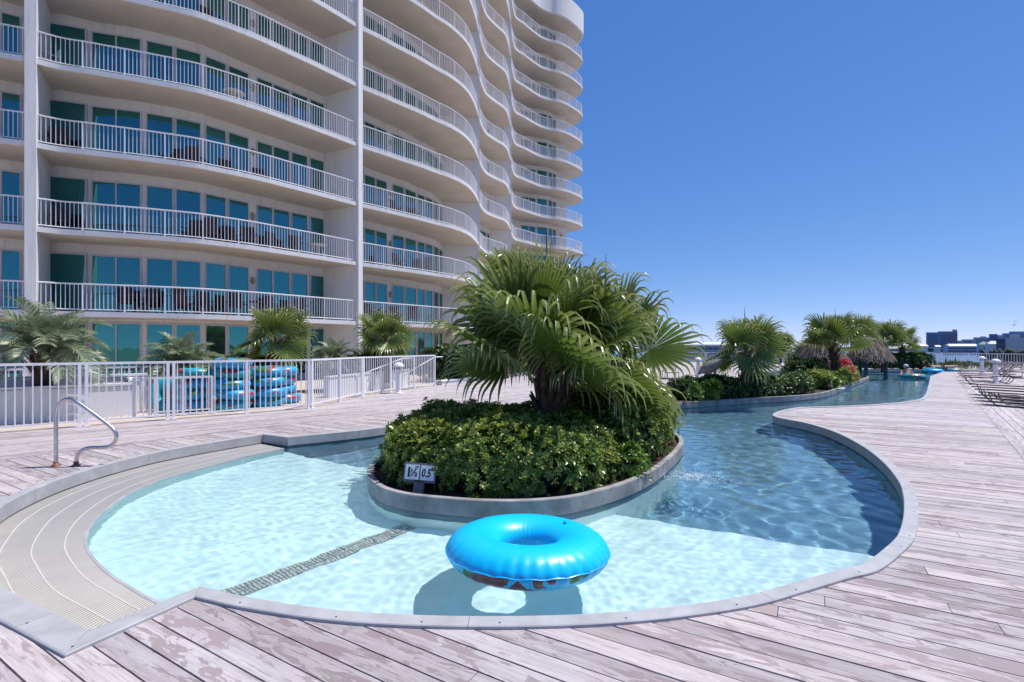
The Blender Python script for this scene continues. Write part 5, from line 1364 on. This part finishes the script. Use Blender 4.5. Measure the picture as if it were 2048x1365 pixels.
def fingers(o_pts, edges, wrist_i, wrist, d, side):
    """palm and five separate fingers rooted in the palm"""
    d = Vector(d).normalized(); s = Vector(side).normalized(); palm = len(o_pts); o_pts.append((tuple(Vector(wrist)+d*.06), .03, .016)); edges.append((wrist_i, palm))
    for q, (off, ln) in enumerate(((-.030, .062), (-.010, .078), (.010, .074), (.028, .058))):
        a = len(o_pts); b = Vector(wrist)+d*.085+s*off; o_pts.append((tuple(b), .010)); o_pts.append((tuple(b+d*ln*.55+Vector((0, 0, -.008))), .009)); o_pts.append((tuple(b+d*ln+Vector((0, 0, -.028))), .007)); edges += [(palm, a), (a, a+1), (a+1, a+2)]
    a = len(o_pts); b = Vector(wrist)+d*.035-s*.034; o_pts.append((tuple(b), .011)); o_pts.append((tuple(b+d*.03-s*.022), .009)); edges += [(palm, a), (a, a+1)]
# person one: sitting in the tube, facing the camera, legs over the front edge
tx, ty = at_px(1824, 26.5); TZ = WATER_Z+.11
tube_thing((tx, ty, TZ), (R(180), 0, .8), 'tube_teal', "teal pool tube carrying the person in the cap, on the far river", 1.32, False)
p1 = empty("person", (tx, ty+.1, TZ-.14)); p1.scale = (.98,)*3; tag(p1, "person in white cap and white swimwear sitting in a teal tube on the river", "person")
J = [((0, .06, .06), .15, .12), ((0, .17, .20), .135, .11), ((0, .28, .36), .15, .10), ((0, .33, .47), .12, .08), ((0, .33, .55), .05), ((0, .31, .66), .085, .10)]
E = [(0, 1), (1, 2), (2, 3), (3, 4), (4, 5)]
for s in (-1, 1):
    b = len(J); J += [((s*.10, -.02, .09), .10), ((s*.17, -.40, .27), .075), ((s*.20, -.62, .02), .058), ((s*.21, -.72, -.18), .04), ((s*.22, -.80, -.20), .032)]; E += [(0, b), (b, b+1), (b+1, b+2), (b+2, b+3), (b+3, b+4)]
    b = len(J); J += [((s*.19, .32, .44), .06), ((s*.36, .20, .28), .045), ((s*.50, -.02, .24), .033)]; E += [(3, b), (b, b+1), (b+1, b+2)]
    fingers(J, E, b+2, J[b+2][0], (s*.35, -.9, -.12), (1, .2, 0))
skin_body("body", J, E, M['skin'], p1)
MB().lathe([(.10, .64), (.115, .68), (.115, .73), (.085, .79), (.02, .81)], (0, .31, 0), 16).put("cap", M['swim_white'], p1, smooth=True, local=True)
MB().box((0, .185, .675), (.15, .13, .014)).put("cap_brim", M['cap_blue'], p1, local=True)
MB().box((0, .205, .645), (.13, .02, .028)).put("sunglasses", M['swim_black'], p1, local=True)
MB().box((0, .200, .60), (.03, .035, .04)).put("nose", M['skin'], p1, local=True)
for s in (-1, 1): MB().lathe([(.06, -.03), (.075, 0), (.06, .035)], (s*.075, .215, .36), 10).put("swim_top", M['swim_white'], p1, smooth=True, local=True)
MB().lathe([(.15, .0), (.175, .07), (.15, .15)], (0, .07, .0), 16).put("swim_bottom", M['swim_white'], p1, smooth=True, local=True)
# person two: lying face down across tubes beyond the deck edge
x2, y2 = at_px(1868, 32.6)
tube_thing((x2-.1, y2, WATER_Z+.12), (R(0), 0, .3), 'tube', "plain blue pool tube under the lying person, at the far river bend", 1.3, False)
tube_thing((x2+1.15, y2-.1, WATER_Z+.14), (R(180), .05, 1.3), 'tube_print', "blue and pink pool tube holding the lying person's feet", 1.2, False)
p2_ = empty("person", (x2, y2, WATER_Z+.30)); tag(p2_, "dark-haired person in black swimwear lying face down across two tubes", "person")
J = [((.45, 0, .10), .15, .11), ((.22, 0, .10), .13, .10), ((0, 0, .10), .15, .10), ((-.14, 0, .11), .12, .08), ((-.24, 0, .14), .05), ((-.36, 0, .17), .09, .10)]
E = [(0, 1), (1, 2), (2, 3), (3, 4), (4, 5)]
for s in (-1, 1):
    b = len(J); J += [((.55, s*.09, .10), .095), ((.98, s*.13, .12), .07), ((1.22, s*.15, .14), .055), ((1.40, s*.15, .17), .036), ((1.50, s*.16, .14), .03)]; E += [(0, b), (b, b+1), (b+1, b+2), (b+2, b+3), (b+3, b+4)]
    b = len(J); J += [((-.14, s*.19, .09), .058), ((-.32, s*.32, .05), .044), ((-.5, s*.18, .04), .032)]; E += [(3, b), (b, b+1), (b+1, b+2)]
    fingers(J, E, b+2, J[b+2][0], (-.9, -s*.35, -.1), (0, 1, 0))
skin_body("body", J, E, M['skin'], p2_)
MB().lathe([(.05, .06), (.105, .12), (.115, .18), (.09, .26), (.02, .285)], (-.37, 0, 0), 14).put("hair", M['hair'], p2_, smooth=True, local=True)
q = MB().lathe([(.11, -.0), (.175, .08), (.155, .19)], (.50, 0, .02), 16).put("swim_bottom", M['swim_black'], p2_, smooth=True, local=True)
tag(MB().box((x2+1.05, y2+1.35, .16), (1.5, .6, .28), .1).put("rolled_towel", M['towel'], None), "black towel heap on the far deck edge behind the lying person", "towel")
tube_thing((*at_px(1583, 30.6), WATER_Z+.13), (R(180), .06, 2.2), 'tube_print', "blue and red pool tube floating on the far channel left of the huts", 1.25, True)

# ---------------------------------------------------------------- far fence, bay, breakwater, skyline
fence("deck_fence", "long white picket fence along the far deck edge in front of the bay", [(2.0, 51.0), (19.0, 49.0), (33.7, 44.0), (37.2, 36.0), (40, 27)], 1.85, .16, False, 0, 1.07)
m, t, b, o_ = nt("bay_water"); b.inputs["Base Color"].default_value = (.035, .085, .16, 1); b.inputs["Roughness"].default_value = .18
v = coords(t, (1, .35, 1)); bump(t, b, noise(t, v, .8, 6, .65), .6, .35); M['bay'] = m
tag(put("bay", [(-3000, 53.6, -6.5), (6000, 30, -6.5), (6000, 6000, -6.5), (-3000, 6000, -6.5)], [(0, 1, 2, 3)], M['bay']), kind="structure")
tag(put("ground", [(-3000, -3000, -7.2), (6000, -3000, -7.2), (6000, 9000, -7.2), (-3000, 9000, -7.2)], [(0, 1, 2, 3)], plain("ground_sand", (.30, .26, .20), .9)), kind="structure")
M['land'] = plain("far_shore_trees", (.03, .045, .03), .95, var=.5, vscale=.05); M['rock'] = plain("breakwater_rock", (.10, .08, .07), .9, var=.4, vscale=.8)
def low_land(name, pts, h, mat, label=None, cat=None, seed=1, depth=60):
    rr = random.Random(seed); V = []; F = []; n = len(pts)*6; L_ = resample(pts, sum(math.dist(a, b_) for a, b_ in zip(pts, pts[1:]))/n); 
    for p in L_:
        d = math.hypot(*p); k = (d+depth)/d; hh = h*rr.uniform(.55, 1.2)
        V += [(p[0], p[1], -6.6), (p[0]*(1+.15*depth/d), p[1]*(1+.15*depth/d), -6.6+hh*.8), (p[0]*(1+.5*depth/d), p[1]*(1+.5*depth/d), -6.6+hh), (p[0]*k, p[1]*k, -6.6)]
    for i in range(len(L_)-1):
        for q in range(3): F.append((i*4+q, i*4+q+1, i*4+q+5, i*4+q+4))
    o = put(name, V, F, mat, smooth=False)
    if label: tag(o, label, cat)
    else: tag(o, kind="structure")
    return o
low_land("far_shore", [at_px(900, 1500), at_px(1400, 1400), at_px(1700, 1250), at_px(1850, 1050), at_px(1960, 800), at_px(2100, 520), at_px(2300, 420)], 9.5, M['land'], seed=4)
low_land("wooded_shore", [at_px(1960, 330), at_px(2000, 300), at_px(2048, 280), at_px(2120, 260), at_px(2300, 250)], 8.0, M['land'], seed=6, depth=40)
low_land("breakwater", [at_px(1889, 190), at_px(1912, 182), at_px(1940, 172), at_px(1975, 165), at_px(2060, 150)], 4.0, M['rock'], "dark rock breakwater in the bay behind the far fence", "breakwater", 8, 14)
M['far_wall'] = {}
def tower(px0, px1, ytop, dist, colr, label, win=True, ybase=702, roof=None, dep=.18, cat="building", cols=6):
    """far building: walls, floors of windows and roof, at its own distance"""
    x0, x1 = (px0-1024)*dist/1000, (px1-1024)*dist/1000; w = x1-x0; z1 = EYE+(697.5-ytop)*dist/1000; z0 = -6.6; d = w*dep; colr = tuple(min(.75, c*1.45+.02) for c in colr)  # wall colour lightened, distance haze put into it
    r_ = empty("far_building", ((x0+x1)/2, dist, z0)); tag(r_, label, cat)
    key = str(colr)
    if key not in M['far_wall']: M['far_wall'][key] = plain("far_wall_hazed", colr, .8, var=.08, vscale=.05)
    MB().box(((x0+x1)/2, dist+d/2, (z0+z1)/2), (w, d, z1-z0)).put("walls", M['far_wall'][key], r_)
    MB().box(((x0+x1)/2, dist+d/2, z1+.5), (w*1.02, d*1.02, 1.0)).put("roof_slab", M['far_wall'][key], r_)
    if win:
        nfl = max(3, int((z1-z0)/3.3)); gm = mesh("window_band", *(lambda m_: (m_.v, m_.f))(MB().box((0, 0, 0), (w*.78/cols, .4, 1.7)))); gm.materials.append(M['far_glass'])
        for f in range(1, nfl):
            for c in range(cols):
                o = bpy.data.objects.new("window", gm); link(o, r_); o.location = (-w/2+w*(c+.5)/cols, -.15, 3.3*f+.8-0.0)
    if roof:
        a, b_, c_ = (x0, dist, z1), (x1, dist, z1), (x1, dist+d, z1); h = roof[0]
        put("roof", [(x0, dist-2, z1), (x1, dist-2, z1), (x1, dist+d, z1), (x0, dist+d, z1), (x0+w*roof[1], dist+d*.4, z1+h), (x1-w*roof[1], dist+d*.4, z1+h)], [(0, 1, 5, 4), (1, 2, 5), (2, 3, 4, 5), (3, 0, 4)], roof[2], r_)
    return r_
M['far_glass'] = plain("far_window_glass", (.06, .09, .14), .2, var=.1); M['white_roof'] = plain("white_metal_roof", (.78, .78, .78), .5, var=.03); M['green_roof'] = plain("green_metal_roof", (.22, .36, .30), .5, var=.05)
tower(1856, 1882, 667.5, 1150, (.10, .17, .30), "tall blue glass tower at the left of the skyline", cols=7)
tower(1881, 1915, 665.5, 1050, (.15, .17, .24), "wide dark tower with side balconies, right next to the blue glass tower", cols=7)
tower(1906, 1914, 662, 1075, (.25, .22, .25), "rooftop core of the wide dark tower", False)
tower(1917, 1930, 684, 1300, (.34, .32, .36), "low pale block right of the wide dark tower", cols=4)
tower(1927, 1953, 681.5, 1250, (.33, .30, .33), "long low hazy apartment block in mid skyline", cols=7)
tower(1951.5, 1981, 677.5, 1150, (.30, .28, .32), "grey apartment block with pale penthouse in mid skyline", cols=7)
tower(1962, 1972, 675.5, 1170, (.45, .42, .42), "pale penthouse of the grey apartment block", False)
tower(1980.5, 1995, 671, 950, (.13, .15, .24), "narrow dark blue tower left of the tan building", cols=4)
tower(1990, 2010, 673, 980, (.33, .32, .37), "pale grey tower behind the narrow dark blue tower", cols=5)
tower(2008.5, 2032, 669.5, 900, (.24, .27, .36), "bluish apartment tower behind the tan building", cols=6)
tower(2027, 2075, 666, 860, (.20, .24, .33), "tall stepped apartment tower at the right edge of the skyline", cols=8)
tower(1995, 2011, 681.5, 395, (.05, .05, .09), "dark gridded side wing of the tan building", cols=4)
tower(2010, 2090, 680, 400, (.38, .33, .30), "tan six-storey building at the right edge with few windows", win=False)
tower(2022, 2040, 673, 430, (.44, .38, .32), "round-topped tan stair tower behind the tan building", win=False)
tower(1896, 1957, 694, 620, (.36, .36, .42), "long waterfront hall with a bright white roof", True, roof=(2.6, .05, M['white_roof']), cols=12)
tower(1957, 1980, 691, 600, (.40, .40, .44), "waterfront house with pointed green roof", True, roof=(3.6, .45, M['green_roof']), cols=5)
tower(1975, 2000, 690, 560, (.42, .42, .45), "waterfront house with white gabled roof left of the tan building", False, roof=(3.4, .3, M['white_roof']), cols=4)
tower(1869, 1881, 695, 700, (.45, .45, .47), "small white-roofed boathouse below the blue glass tower", False, roof=(1.8, .1, M['white_roof']))
tower(1838, 1856, 694, 900, (.5, .5, .5), "white low marina building left of the blue glass tower", False, roof=(2.5, .1, M['white_roof']))
tower(1340, 1600, 692, 420, (.35, .34, .34), "long white-roofed marina shed beyond the far fence", True, roof=(2.2, .02, M['white_roof']), cols=24)
# pilings in the bay and three sea birds
for k, (px, y) in enumerate(((1844, 105), (1864, 110), (1886, 98), (1572, 90), (1582, 94))):
    x, yy = at_px(px, y); r_ = MB().tube([(x, yy, -6.6), (x, yy, -3.4), (x, yy, -3.0)], [.28, .28, .22], 8).put("mooring_piling", M['rock']); tag(r_, f"dark wooden mooring piling in the bay, {['left of the two beside the palm', 'right of the two beside the palm', 'nearest the breakwater', 'left of the huts', 'beside the left hut'][k]}", "piling")
for k, (px, py) in enumerate(((2031, 643.5), (2029, 649), (2028, 652))):
    d_ = 180.; x, z = (px-1024)*d_/1000, EYE+(696-py)*d_/1000; V = [(x-.75, d_, z+.16), (x-.3, d_-.1, z+.2), (x, d_-.12, z), (x, d_+.16, z), (x+.3, d_-.1, z+.2), (x+.75, d_, z+.1), (x, d_, z-.08)]
    tag(put("sea_bird", V, [(0, 1, 2, 3), (3, 2, 4, 5), (2, 6, 3), (1, 6, 2), (2, 6, 4)], M['rock']), f"{['upper', 'middle', 'lowest'][k]} of three tiny sea birds above the skyline", "bird")
